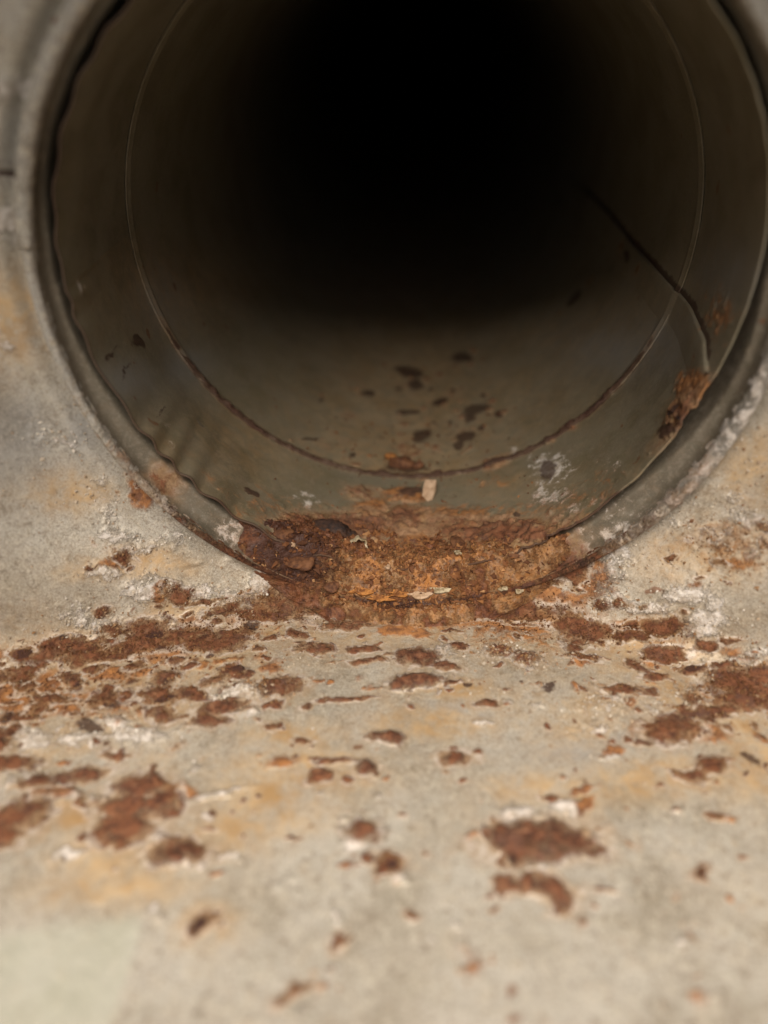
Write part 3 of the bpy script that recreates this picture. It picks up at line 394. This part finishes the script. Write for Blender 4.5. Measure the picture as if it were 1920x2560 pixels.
# bead: a roll of sheet standing just proud of the wall
bead = [(.0,.012)]+[(.015-.015*math.cos(a), -.010-.016*math.sin(a)) for a in np.linspace(0, math.pi, 12)]+[(.033,.012),(.040,.040)]
bot = lambda T: np.exp2(-((T+math.pi/2)/.55)**2)
def flat_bottom(T, DR, DY):
    g = 1+.55*np.exp2(-((T+.55)/.38)**2); DR = DR*g; DY = DY*g      # the roll is crushed and eaten away at the bottom
    k = 1-.75*bot(T); return DR*k, DY*k
t_lap = R_(172.7)
ring('rolled_rim', -math.pi, math.pi, 900, bead, True, duct, M_RIM, RIM_MARKS, .006, extra=flat_bottom)
lap = [(-.004,.014)]+[(.015-.019*math.cos(a), -.011-.019*math.sin(a)) for a in np.linspace(0, math.pi, 12)]+[(.036,.010)]
ring('rim_lap', R_(128), t_lap, 120, lap, False, duct, M_RIM, [], .004, solid=.004)
def gap(T):
    return .018+.008*np.exp2(-((np.abs(T)-3.0)/.5)**2)+.010*(vnoise(T*5, 0*T, 5)-.5)+.038*np.exp(-((T+.30)/.30)**2)-.012*np.exp(-((T+2.3)/.5)**2)
def sleeve_shape(T, DR, DY):
    rin = harm(CRI, T)+gap(T)-harm(RIM, T)     # DR here is the share of the way in to the pipe
    return rin*DR, DY
sl_prof = [(.0,-.006),(.0,.005),(.01,.016),(.05,.028),(.12,.037),(.24,.044),(.40,.049),(.58,.053),(.68,.057),(.73,.066),(.75,.085),(.77,.14),(.78,.22),(.80,.40)]
ring('collar_sleeve', -math.pi, math.pi, 720, sl_prof, True, duct, M_SLEEVE,
     [('o',-1.57,.0,2.2,0,0,3,.8),('w',-.98,.02,9,0,0,10,.75),('w',-.80,.03,8,0,0,12,.6),('w',-2.14,.03,9,0,0,10,.6),('r',-1.0,.03,14,0,0,20,.8),('r',-1.5,0,2.6,0,0,3,.9),('r',-2.45,.04,16,0,0,30,.6)], .003, extra=sleeve_shape)

# ================================================================== the pipe
pipe_o = empty('round_pipe', (CX, D+.04, CZ-.93), 'dark round pipe with crimped edge pushed into the opening', 'pipe')
def tube(name, y0, ys, n, rfun, parent, mat, marks, solid=.006, warp=.02, edge=None, dirt_shade=None, wf=11):
    t = np.linspace(-math.pi, math.pi, n, endpoint=False)
    T, Y = np.meshgrid(t, ys); 
    if edge is not None: Y = Y+edge(T)*np.clip(1-(Y-ys[0])/.15, 0, 1)
    Fw = wear(T, Y, marks, warp, wf)
    if dirt_shade: dirt_shade(T, Y, Fw)
    r = rfun(T, Y)
    nz = fbm(T, Y, 40, 19, 3, .7)
    r = r-np.clip(Fw['r']+(nz-.5)-.45, 0, .4)*.03-np.clip(Fw['o']+(nz-.5)-.5, 0, .4)*.02-np.clip(Fw['k']-.5,0,.5)*.006-.001*nz
    Pp = np.stack([CX+r*np.cos(T), D+Y, CZ+r*np.sin(T)], -1)
    me = mesh_np(name, Pp.reshape(-1,3), grid_quads(n, len(ys), closed=True)); put_wear(me, Fw)
    o = new_obj(name, me, mat, parent)
    if solid:
        md = o.modifiers.new('sheet', 'SOLIDIFY'); md.thickness = solid*S; md.offset = -1
    return o
def ribs(T):
    ph = 44*T+2.2*(vnoise(T*3, 0*T, 31)-.5)*4
    a = .25+.75*sstep(.35,.6,vnoise(T*2.2+4, 0*T, 33)); a = a*(.35+.65*(1-np.exp(-((T+.3)/.5)**2)))
    return np.cos(ph)*a
def crimp_r(T, Y):
    dents = .010*(fbm(T, Y*.6, 1.5, 37, 2)-.5)
    return pipe_r(T, Y)+(.0035+.0035*np.exp2(-((T+2.35)/.4)**2))*ribs(T)*np.exp(-(Y-Y1)/(.09+.12*np.exp2(-((T+2.4)/.5)**2)))+dents*sstep(Y1,Y1+.2,Y)*(1-sstep(.5,.65,Y))
def rough_edge(T): return .006*(fbm(T, 0*T, 8, 39, 3)-.5)-.002*ribs(T)
def near_dirt_shade(T, Y, Fw):
    ra = np.exp2(-((T+.43)/.12)**2-((Y-.08)/.05)**2); Fw['r'] = np.maximum(Fw['r'], .55*ra); Fw['o'] = np.maximum(Fw['o'], .55*ra)
    # grime in the hollows of the crimp and along the joint to the next length
    jn = np.exp2(-((Y-Y2)/.012)**2)*sstep(.15,.45,fbm(T,Y,9,45))*sstep(-.1,-.7,np.sin(T))
    Fw['r'] = np.maximum(Fw['r'], .5*jn); Fw['k'] = np.maximum(Fw['k'], 1.0*jn)
    rb = np.clip(ribs(T),0,1)*np.exp(-(Y-Y1)/.12)*sstep(-.2,-.8,np.sin(T)); Fw['y'] = np.maximum(Fw['y'], .5*rb)
    Fw['o'] = np.maximum(Fw['o'], np.exp2(-((T+1.5)/.62)**2-((Y-.05)/.26)**2)*.85)
    sm = seam_shade(T, Y); Fw['k'] = np.maximum(Fw['k'], sm)  # shade beside the seam, put into the dark colour channel
    cut = np.clip(1-(Y-Y.min(0)[None])/.010, 0, 1)*np.maximum(sstep(.2,-.1,T+.8), sstep(1.6,1.9,T)); Fw['k'] = np.maximum(Fw['k'], 1.4*cut)
SEAM_T = np.array([p[0] for p in SEAM][::-1]); SEAM_Y = np.array([p[1] for p in SEAM][::-1])
def seam_t(Y): return np.interp(Y, SEAM_Y, SEAM_T)
def seam_shade(T, Y):
    d = T-seam_t(Y); return .9*np.where(d > 0, np.exp2(-(d/.026)**2), np.exp2(-(d/.006)**2))*sstep(.10,.14,Y)*sstep(3.4,2.2,Y)  # shade of the raised seam edge painted as a dark line, wider on one side
ys = np.concatenate([np.linspace(Y1, .14, 22), np.linspace(.146, Y2, 74)])
tube('crimped_section', 0, ys, 1000, crimp_r, pipe_o, M_PIPE, PIPE_MARKS, edge=rough_edge, dirt_shade=near_dirt_shade)
def far_r(T, Y): return harm(BD2, T)-.003-.004*sstep(-.9,-.4,np.sin(T))-(.002+.004*sstep(-.85,-.3,np.sin(T)))*sstep(-.95,-.6,np.sin(T))*np.exp2(-((Y-Y2-.018)/.012)**2)-.004*(Y-Y2)*0
def far_dirt_shade(T, Y, Fw):
    Fw['k'] = np.maximum(Fw['k'], seam_shade(T, Y))  # painted seam shade carries on into the far length
    bt = np.exp2(-((T+1.62)/.30)**2)*np.exp2(-((Y-1.0)/.6)**2)
    Fw['r'] = np.maximum(Fw['r'], .52*bt*sstep(.5,.7,fbm(T,Y,7,47)))
    Fw['y'] = np.maximum(Fw['y'], .6*np.exp2(-((T+1.57)/.5)**2))
    jn = np.exp2(-((Y-Y2-.004)/.018)**2)*sstep(.12,.42,fbm(T,Y,9,46))*sstep(-.1,-.7,np.sin(T))
    Fw['r'] = np.maximum(Fw['r'], .6*jn); Fw['k'] = np.maximum(Fw['k'], 1.2*jn)
ys2 = np.concatenate([np.linspace(Y2-.012, Y2+.06, 16), np.linspace(Y2+.07, 2.2, 110), np.linspace(2.3, 30, 40)])
tube('far_section', 0, ys2, 700, far_r, pipe_o, M_PIPE, [m for m in PIPE_MARKS if m[2] > Y2-.1], dirt_shade=far_dirt_shade)
# closed far end
t = np.linspace(0, 2*math.pi, 64, endpoint=False)
capP = [(CX, D+30, CZ)]+[(CX+1.0*math.cos(a), D+30, CZ+1.0*math.sin(a)) for a in t]
me = mesh_np('end_cap', capP, [(0, 1+i, 1+(i+1) % 64) for i in range(64)], False); put_wear(me, {})
new_obj('end_cap', me, M_PIPE, pipe_o)
# lapped seam: the overlapping sheet edge stands proud; the dark line beside it is painted shade
yy = np.concatenate([np.linspace(.075, Y2-.02, 60), np.linspace(Y2-.018, 3.2, 120)])
prof = [(.002,-.001),(.0,.009),(-.006,.011),(-.05,.007),(-.10,.002),(-.13,-.004)]
Tt = seam_t(yy)[None]+np.array([p[0] for p in prof])[:,None]+.004*(fbm(yy, yy*0, 4, 3)-.5)[None]
rr = np.where(yy[None] < Y2, pipe_r(Tt, yy[None]+0*Tt), harm(BD2, Tt)-.010)-np.array([p[1] for p in prof])[:,None]
rr[1:5] += (.02*np.clip(1-(yy-.075)/.12, 0, 1))[None]*0
Pp = np.stack([CX+rr*np.cos(Tt), D+yy[None]+0*Tt, CZ+rr*np.sin(Tt)], -1)
me = mesh_np('seam_lap', Pp.reshape(-1,3), grid_quads(len(yy), len(prof)))
Fs = {k_: v for k_, v in wear(Tt, yy[None]+0*Tt, PIPE_MARKS, .02, 11).items()}; put_wear(me, Fs)
new_obj('seam_lap', me, M_PIPE, pipe_o)

# ================================================================== loose rust in the mouth of the pipe
ICO = None
def lump_mesh(name, size, seed, sub=2, rough=.25):
    import bmesh
    bm = bmesh.new(); bmesh.ops.create_icosphere(bm, subdivisions=sub, radius=1)
    rg = random.Random(seed); ph = [(rg.uniform(-3,3), rg.uniform(-3,3), rg.uniform(-3,3), rg.uniform(0,6)) for _ in range(9)]
    for v in bm.verts:
        c = v.co.copy(); d = sum(math.sin(a*c.x*1.3+b*c.y*1.3+e*c.z*1.3+p) for a, b, e, p in ph)/9
        d += rg.uniform(-.12,.12)
        v.co = c*(1+d*rough*3)
        v.co.x *= size[0]*S; v.co.y *= size[1]*S; v.co.z *= size[2]*S
    me = bpy.data.meshes.new(name); bm.to_mesh(me); bm.free()
    me.polygons.foreach_set('use_smooth', [True]*len(me.polygons))
    return me
def plate_mesh(name, outline, thick, bend=0., seed=0, tw=0.):
    """irregular flake: outline polygon in script units, thickness, bend about the long axis"""
    rg = random.Random(seed); n = len(outline); V_ = []; Fq = []
    rings = [(.0,1),(.5,1),(.96,1),(1.,.0),(.96,-1),(.5,-1),(.0,-1)]
    idx = []
    for s, z in rings:
        row = []
        for i, (x, y) in enumerate(outline):
            if s == 0 and i > 0: row.append(row[0]); continue
            X = x*s; Y = y*s; Z = z*thick*.5*(.7+.6*rg.random())+bend*X*X+tw*X*Y
            V_.append((X*S, Y*S, Z*S)); row.append(len(V_)-1)
        idx.append(row)
    for a in range(len(rings)-1):
        for i in range(n):
            j = (i+1) % n; f = [idx[a][i], idx[a][j], idx[a+1][j], idx[a+1][i]]
            g = [f[k_] for k_ in range(4) if f[k_] not in f[:k_]]
            if len(g) > 2: Fq.append(g[::-1] if False else g)
    me = bpy.data.meshes.new(name); me.from_pydata(V_, [], Fq); me.update()
    return me
def surf_pt(th_, y_, lift=0.):
    r = (float(pipe_r(np.array(th_), np.array(max(y_, Y1)))) if y_ < Y2 else float(harm(BD2, np.array(th_)))-.01)-lift
    return (CX+r*math.cos(th_), D+y_, CZ+r*math.sin(th_))
def place(o, th_, y_, lift=0., rot=(0,0,0)):
    p = surf_pt(th_, y_, lift); o.location = [c*S for c in p]
    from mathutils import Euler
    base = Euler((0, -(th_+math.pi/2), 0)).to_matrix(); o.rotation_euler = (base @ Euler(rot).to_matrix()).to_euler()

# the bank of caked rust
HT = np.linspace(-2.45, -.62, 480); HY = np.linspace(-.15, .62, 230)
T, Y = np.meshgrid(HT, HY)
n1 = fbm(T, Y, 7, 101, 4, .6); n2 = fbm(T, Y, 28, 103, 4, .75); n3 = fbm(T, Y, 110, 105, 2, .6)
tc = -1.555; wl = np.where(T < tc, .60, .56)+.10*(fbm(T,Y,6,113)-.5)
edge_y = .40*(1-((T-tc)/wl)**2*.85)
hh = .050*(1-sstep(.0, 1., np.abs(T-tc)/wl))*(1-sstep(-.1, 1, Y/np.maximum(edge_y, .03)))
hh = hh+.028*np.exp2(-((T+1.86)/.20)**2-((Y-.12)/.10)**2)+.016*np.exp2(-((T+1.25)/.2)**2-((Y-.08)/.09)**2)
hh = hh+(n1-.5)*.044+(n2-.5)*.046+(n3-.5)*.008-.010
inside = (1-sstep(.85, 1.30, np.abs(T-tc)/wl))*(1-sstep(.75, 1.25, Y/np.maximum(edge_y,.02)))
hh = hh-.034*np.exp2(-((Y+.030+.012*(fbm(T,T*0,5,119)-.5))/.010)**2)*np.exp2(-((T-tc)/.33)**2)
hh = hh*inside-.11*(1-inside)**1.5-.004
# little cavity behind the dark lump
hh = hh-.030*np.exp2(-((T+1.80)/.07)**2-((Y-.205)/.022)**2)
# in front the bank spills over the crushed rim to the floor; towards its tips it ends behind the rim
wF = np.exp2(-((T-tc)/.30)**2); neg = np.clip(-Y/.15, 0, 1)
Yr = Y; Y = np.where(Y < 0, -.15*neg*wF*(.75+.5*fbm(T, T*0, 7, 115))+.045*(1-wF)*neg, Y)
rb = harm(RIM, T)*(1-sstep(-.02, .06, Yr))+pipe_r(T, Yr)*sstep(-.02, .06, Yr)
tip = sstep(.80, 1.25, np.abs(T-tc)/wl); Y = Y+.10*tip*(1-sstep(.0, .08, Yr))
r_fl = (CZ-(ZF-.03))/(-np.sin(T)); r_fl = np.minimum(r_fl, harm(RIM, T)+.07)
dn = sstep(.05, .85, neg)
hs = np.where(Yr < 0, hh*(1-.6*dn), hh)
rr = rb-hs+(r_fl-rb)*dn
zz = CZ+rr*np.sin(T)
Pp = np.stack([CX+rr*np.cos(T), D+Y, zz], -1)
qb = grid_quads(len(HT), len(HY)); qb = qb[inside.ravel()[qb].max(1) > .12]
Pb, qb, ub = compact(Pp.reshape(-1,3), qb)
me = mesh_np('rust_bank', Pb, qb)
Fb = {}
Fb['r'] = .42+.6*sstep(.42,.62,fbm(T,Y,9,107))+.4*np.exp2(-((T+1.95)/.25)**2); Fb['o'] = .75+.4*n2+.4*np.exp2(-((T+1.6)/.25)**2-(Y/.05)**2)
Fb['r'] = Fb['r']-.75*np.exp2(-((T+1.55)/.22)**2-((Y-.05)/.08)**2)
Fb['w'] = .30*sstep(.6,.75,fbm(T,Y,22,109)); Fb['y'] = .4+0*T
Fb['k'] = np.maximum(1.0*np.exp2(-((Yr+.032+.012*(fbm(T,T*0,5,119)-.5))/.013)**2)*np.exp2(-((T-tc)/.36)**2), 1.0*np.exp2(-((T+1.98)/.19)**2-((Yr-.05)/.10)**2)*(.45+.8*n2))
Fb['k'] = np.maximum(Fb['k'], .9*np.exp2(-((T+1.80)/.085)**2-((Y-.19)/.03)**2), .62*sstep(.58,.72,fbm(T,Y,13,111)))
put_wear(me, Fb, ub)
bank = new_obj('rust_bank', me, M_BANK)
tag(bank, 'caked bank of brown and orange rust filling the bottom lip of the round opening', 'rust bank')
bank['kind'] = 'stuff'
from mathutils.bvhtree import BVHTree
def hbank(th_, y_):
    i = min(max(int((y_-HY[0])/(HY[1]-HY[0])), 0), len(HY)-1); j = min(max(int((th_-HT[0])/(HT[1]-HT[0])), 0), len(HT)-1)
    return Pp[i, j]

# ---- crumbs: thousands of small angular grains, joined
def crumbs(name, pts, sizes, tints, mat, flat=.6):
    base = np.array([(1,0,0),(-1,0,0),(0,1,0),(0,-1,0),(0,0,1),(0,0,-1)], float)
    tri = np.array([(0,2,4),(2,1,4),(1,3,4),(3,0,4),(2,0,5),(1,2,5),(3,1,5),(0,3,5)])
    n = len(pts); V_ = base[None]*(.55+.9*rng.random((n,6,1)))
    V_ = V_+rng.normal(0,.15,(n,6,3))
    V_ = V_*np.array(sizes)[:,None,None]*np.stack([.7+.8*rng.random(n), .7+.8*rng.random(n), flat*(.6+.8*rng.random(n))], -1)[:,None,:]
    q_ = rng.normal(size=(n,4))*np.array([.4,.4,1,1]); q_ /= np.linalg.norm(q_, axis=1)[:,None]
    x,y,z,w_ = q_[:,0],q_[:,1],q_[:,2],q_[:,3]
    Rm = np.stack([1-2*(y*y+z*z),2*(x*y-z*w_),2*(x*z+y*w_),2*(x*y+z*w_),1-2*(x*x+z*z),2*(y*z-x*w_),2*(x*z-y*w_),2*(y*z+x*w_),1-2*(x*x+y*y)],-1).reshape(n,3,3)
    V_ = np.einsum('nij,nkj->nki', Rm, V_)+np.array(pts)[:,None,:]
    me = mesh_np(name, V_.reshape(-1,3), (tri[None]+6*np.arange(n)[:,None,None]).reshape(-1,3), False)
    at = me.attributes.new('tint', 'FLOAT', 'POINT'); at.data.foreach_set('value', np.repeat(np.array(tints, np.float32), 6))
    return new_obj(name, me, mat)
pts, sz, ti = [], [], []
while len(pts) < 5200:
    a = random.gauss(tc, .30); y_ = random.uniform(-.06, .45)
    if abs(a-tc) > .62 or random.random() < y_*2.0: continue
    if y_ > .40*(1-((a-tc)/.62)**2): continue
    p = hbank(a, y_); s_ = .0022+.0095*random.random()**4
    pts.append((p[0], p[1], p[2]+s_*.3)); sz.append(s_)
    ti.append(min(max(random.gauss(.36, .13)+.12*(abs(a+1.5) < .3)-.12*(a < -1.8), 0), 1) if random.random() > .02 else .85)
for _ in range(260):                                     # strays on the pipe floor beyond the bank
    a = random.gauss(-1.57, .28); y_ = random.uniform(.35, 1.1)
    p = surf_pt(a, y_, .003); pts.append(p); sz.append(.002+.005*random.random()**2); ti.append(random.random()*.6)
cb = crumbs('rust_crumbs', pts, sz, ti, M_CRUMB)
tag(cb, 'loose rust grains scattered over the caked rust in the opening', 'rust grains', kind='stuff')
# pale and ochre crumbs on the sheet, thick where the bloom is thick
Fl = np.clip(F['w'], 0, 1)**1.5*1.0+.10*F['y']+.25*np.exp2(-((U-1.02)/.22)**2-((V-.38)/.2)**2)+.5*F['o']**2+.006+.25*F['r']**2
Fl = Fl*(dr > .05)*(V > -.62)*(V < .75)*(np.abs(U) < 1.45)
cellw = (Fl*sstep(-.75,-.1,V)).ravel(); cellw = cellw/cellw.sum()
pick = rng.choice(cellw.size, 13000, p=cellw)
Pf = P.reshape(-1,3)[pick]+rng.normal(0,.002,(13000,3))*np.array([1,1,0]); Nf = N.reshape(-1,3)[pick]
s_ = .0015+.0042*rng.random(13000)**3
wv_ = F['w'].ravel()[pick]; rv_ = np.maximum(F['r'], F['o']).ravel()[pick]
tint = np.clip(.52+.45*wv_-.75*rv_+rng.normal(0,.16,13000), 0, 1)
cb2 = crumbs('zinc_crumbs', Pf+Nf*(s_*.3)[:,None], s_, tint, M_BLOOM, .7)
tag(cb2, 'pale zinc corrosion grains sprinkled over the duct floor and wall below the opening', 'corrosion grains', kind='stuff')

# ---- pieces one can pick out
def poly(rx, ry, n, seed, j=.2):
    rg = random.Random(seed); return [(rx*math.cos(a)*(1+rg.uniform(-j,j)), ry*math.sin(a)*(1+rg.uniform(-j,j))) for a in [2*math.pi*i/n for i in range(n)]]
M_CHIP = flake_mat('tan_chip', (.34,.22,.13), (.52,.37,.25), 600)
M_PALE = flake_mat('pale_flake', (.20,.14,.07), (.52,.44,.30), 600)
M_DARK = flake_mat('dark_scale', (.022,.014,.012), (.07,.035,.022), 500)
M_BROWN = flake_mat('brown_rust', (.07,.028,.014), (.18,.080,.036), 450)
M_CAKE = flake_mat('caked_rust', (.07,.032,.015), (.17,.09,.042), 420)
M_ORNG = flake_mat('orange_flake', (.12,.04,.010), (.44,.19,.05), 700)
# tan chip leaning at the joint
ch = new_obj('tan_chip', plate_mesh('tan_chip', [(-.026,.040),(.020,.046),(.026,.0),(.022,-.036),(.004,-.052),(-.022,-.030),(-.026,.0)], .016, 3., 3), M_CHIP)
place(ch, PTS['chip'][0], PTS['chip'][1]-.02, .024, (R_(35), 0, R_(-18)))
tag(ch, 'small tan chip standing alone on the pipe floor just before the inner joint', 'chip')
# curled pale flake
def curl_mesh():
    n = 16; V_ = []; Fq = []
    for i in range(n):
        a = R_(-20+215*i/(n-1)); r = .026+.004*math.sin(i*1.7)
        wd = .010+.004*math.sin(i*.9)
        for dr_, dz in ((0,-wd),(0,wd),(.006,wd),(.006,-wd)):
            V_.append(((r+dr_)*math.cos(a)*S, dz*S, (r+dr_)*math.sin(a)*S))
    for i in range(n-1):
        for k_ in range(4): Fq.append((4*i+k_, 4*i+(k_+1)%4, 4*i+4+(k_+1)%4, 4*i+4+k_))
    Fq += [(0,3,2,1), (4*n-4,4*n-3,4*n-2,4*n-1)]
    me = bpy.data.meshes.new('curled_flake'); me.from_pydata(V_, [], Fq); me.update(); return me
cu = new_obj('curled_flake', curl_mesh(), M_PALE); pb = hbank(*PTS['curl'])
cu.location = (pb[0]*S, pb[1]*S, (pb[2]+.006)*S); cu.rotation_euler = (R_(-15), R_(12), R_(10))
tag(cu, 'pale curled flake arched over the rust bank beside the black scale', 'flake')
def on_bank(o, a, y_, up, rot):
    p = hbank(a, y_); o.location = (p[0]*S, p[1]*S, (p[2]+up)*S); o.rotation_euler = [R_(t_) for t_ in rot]
o = new_obj('black_scale', lump_mesh('black_scale', (.070,.042,.030), 5, 4, .26), M_DARK); on_bank(o, PTS['lump'][0], PTS['lump'][1]+.02, .004, (0,0,-8))
tag(o, 'large black lump of scale half sunk at the back left of the rust bank', 'scale lump')
o = new_obj('black_scale', lump_mesh('black_scale', (.022,.018,.018), 8, 2, .2), M_DARK); on_bank(o, PTS['lump2'][0], PTS['lump2'][1], .006, (0,0,20))
tag(o, 'small black scale crumb right of the large black lump, behind the curled flake', 'scale lump')
o = new_obj('rust_nodule', lump_mesh('rust_nodule', (.050,.032,.026), 11, 3, .2), M_BROWN); place(o, PTS['nod'][0]-.02, PTS['nod'][1], .006)
tag(o, 'brown rust nodule on the inner joint right behind the tan chip', 'rust nodule')
o = new_obj('rust_nodule', lump_mesh('rust_nodule', (.026,.02,.018), 12, 2, .2), M_BROWN); place(o, PTS['nod'][0]+.055, PTS['nod'][1]-.02, .004)
tag(o, 'smallest brown nodule on the inner joint, touching the top of the tan chip', 'rust nodule')
o = new_obj('rust_nodule', lump_mesh('rust_nodule', (.024,.018,.016), 13, 2, .2), M_ORNG); place(o, PTS['nod'][0]-.07, PTS['nod'][1]+.04, .010)
tag(o, 'light orange nodule at the left end of the cluster on the inner joint', 'rust nodule')
row = [(-1.70,-.012,.038,.013,M_ORNG,'orange flake at the left end of the row of flakes along the lower lip'),
       (-1.635,-.018,.040,.014,M_ORNG,'broad orange flake second from the left in the row along the lower lip'),
       (-1.57,-.012,.036,.013,M_ORNG,'orange flake in the middle of the row along the lower lip'),
       (-1.50,-.014,.034,.012,M_CHIP,'tan flake right of the middle in the row along the lower lip'),
       (-1.435,-.008,.030,.012,M_PALE,'pale flake at the right end of the row of flakes along the lower lip')]
for i, (a, y_, rx, ry, m_, lb) in enumerate(row):
    o = new_obj('lip_flake', plate_mesh('lip_flake', poly(rx*1.1, ry, 15, 30+i, .42), .010, 2., 40+i), m_)
    on_bank(o, a, y_, .0015, (28+5*i%3, 4*(i%3)-4, -4+3*(i%2))); tag(o, lb, 'flake', 'flakes in a row along the lower lip')
misc = [('pale_grain', PTS['peb1'][0]-.01, -.02, (.016,.011,.010), M_PALE, 'larger pale grain at the right front of the rust bank, the upper of a pair'),
        ('pale_grain', PTS['peb2'][0]+.03, -.045, (.018,.010,.009), M_PALE, 'oblong pale grain at the right front of the rust bank, the lower of a pair'),
        ('pale_grain', -1.36, .09, (.010,.014,.008), M_PALE, 'thin pale grain in the middle right of the rust bank'),
        ('pale_grain', -1.62, .035, (.012,.009,.008), M_CHIP, 'tan grain at the centre of the rust bank above the row of flakes'),
        ('pale_grain', -1.97, .045, (.010,.008,.008), M_CHIP, 'tan grain on the brown left part of the rust bank')]
for i, (nm, a, y_, sz_, m_, lb) in enumerate(misc):
    o = new_obj(nm, lump_mesh(nm, sz_, 60+i, 3, .34), m_); on_bank(o, a, y_, .002, (0, 10, 40*i)); tag(o, lb, 'grain', 'pale grains on the rust bank')
clods = [(-1.93,.02,.050,.6,'flat brown clod on the left of the rust bank, below the black lump'),
         (-2.02,.07,.034,.6,'brown clod at the far left tip of the rust bank'),
         (-1.80,.0,.034,.7,'brown clod below and left of the curled flake'),
         (-1.36,.16,.046,.5,'low brown clod at the back right of the rust bank'),
         (-1.16,.06,.036,.6,'brown clod near the right tip of the rust bank'),
         (-1.47,.25,.030,.6,'dark clod on the back edge of the rust bank below the tan chip')]
for i, (a, y_, s__, fl, lb) in enumerate(clods):
    o = new_obj('rust_clod', lump_mesh('rust_clod', (s__, s__*.75, s__*fl*.6), 80+i, 3, .2), M_BROWN); on_bank(o, a, y_, -.004, (0, 0, 30*i))
    tag(o, lb, 'rust clod', 'brown clods in the rust bank')
# caked rust where the seam meets the crimped edge: part of the pipe
for i in range(9):
    dt = random.uniform(-.11, .0); dy = .012+random.random()**1.5*.085*(1+dt*3)
    m_ = (M_CAKE, M_CAKE, M_DARK, M_CAKE, M_BROWN, M_DARK)[i % 6]
    o = new_obj('rust_scab', plate_mesh('rust_scab', poly(.010+.012*random.random(), .020+.028*random.random(), 9, 300+i, .4), .006, 4., 300+i), m_)
    place(o, PTS['nodule'][0]+dt, PTS['nodule'][1]+dy-.02, .003+.007*random.random(), (R_(random.uniform(-12, 12)), R_(random.uniform(-20, 20)), R_(random.uniform(-35, 25))))
    o.parent = pipe_o; o.location = [a_-b_ for a_, b_ in zip(o.location, pipe_o.location)]
# meshes of parts were written in world position: bring them under their thing
for root in (duct, pipe_o):
    for c_ in root.children:
        if c_.name.startswith('rust_scab'): continue
        c_.location = [-a_ for a_ in root.location]
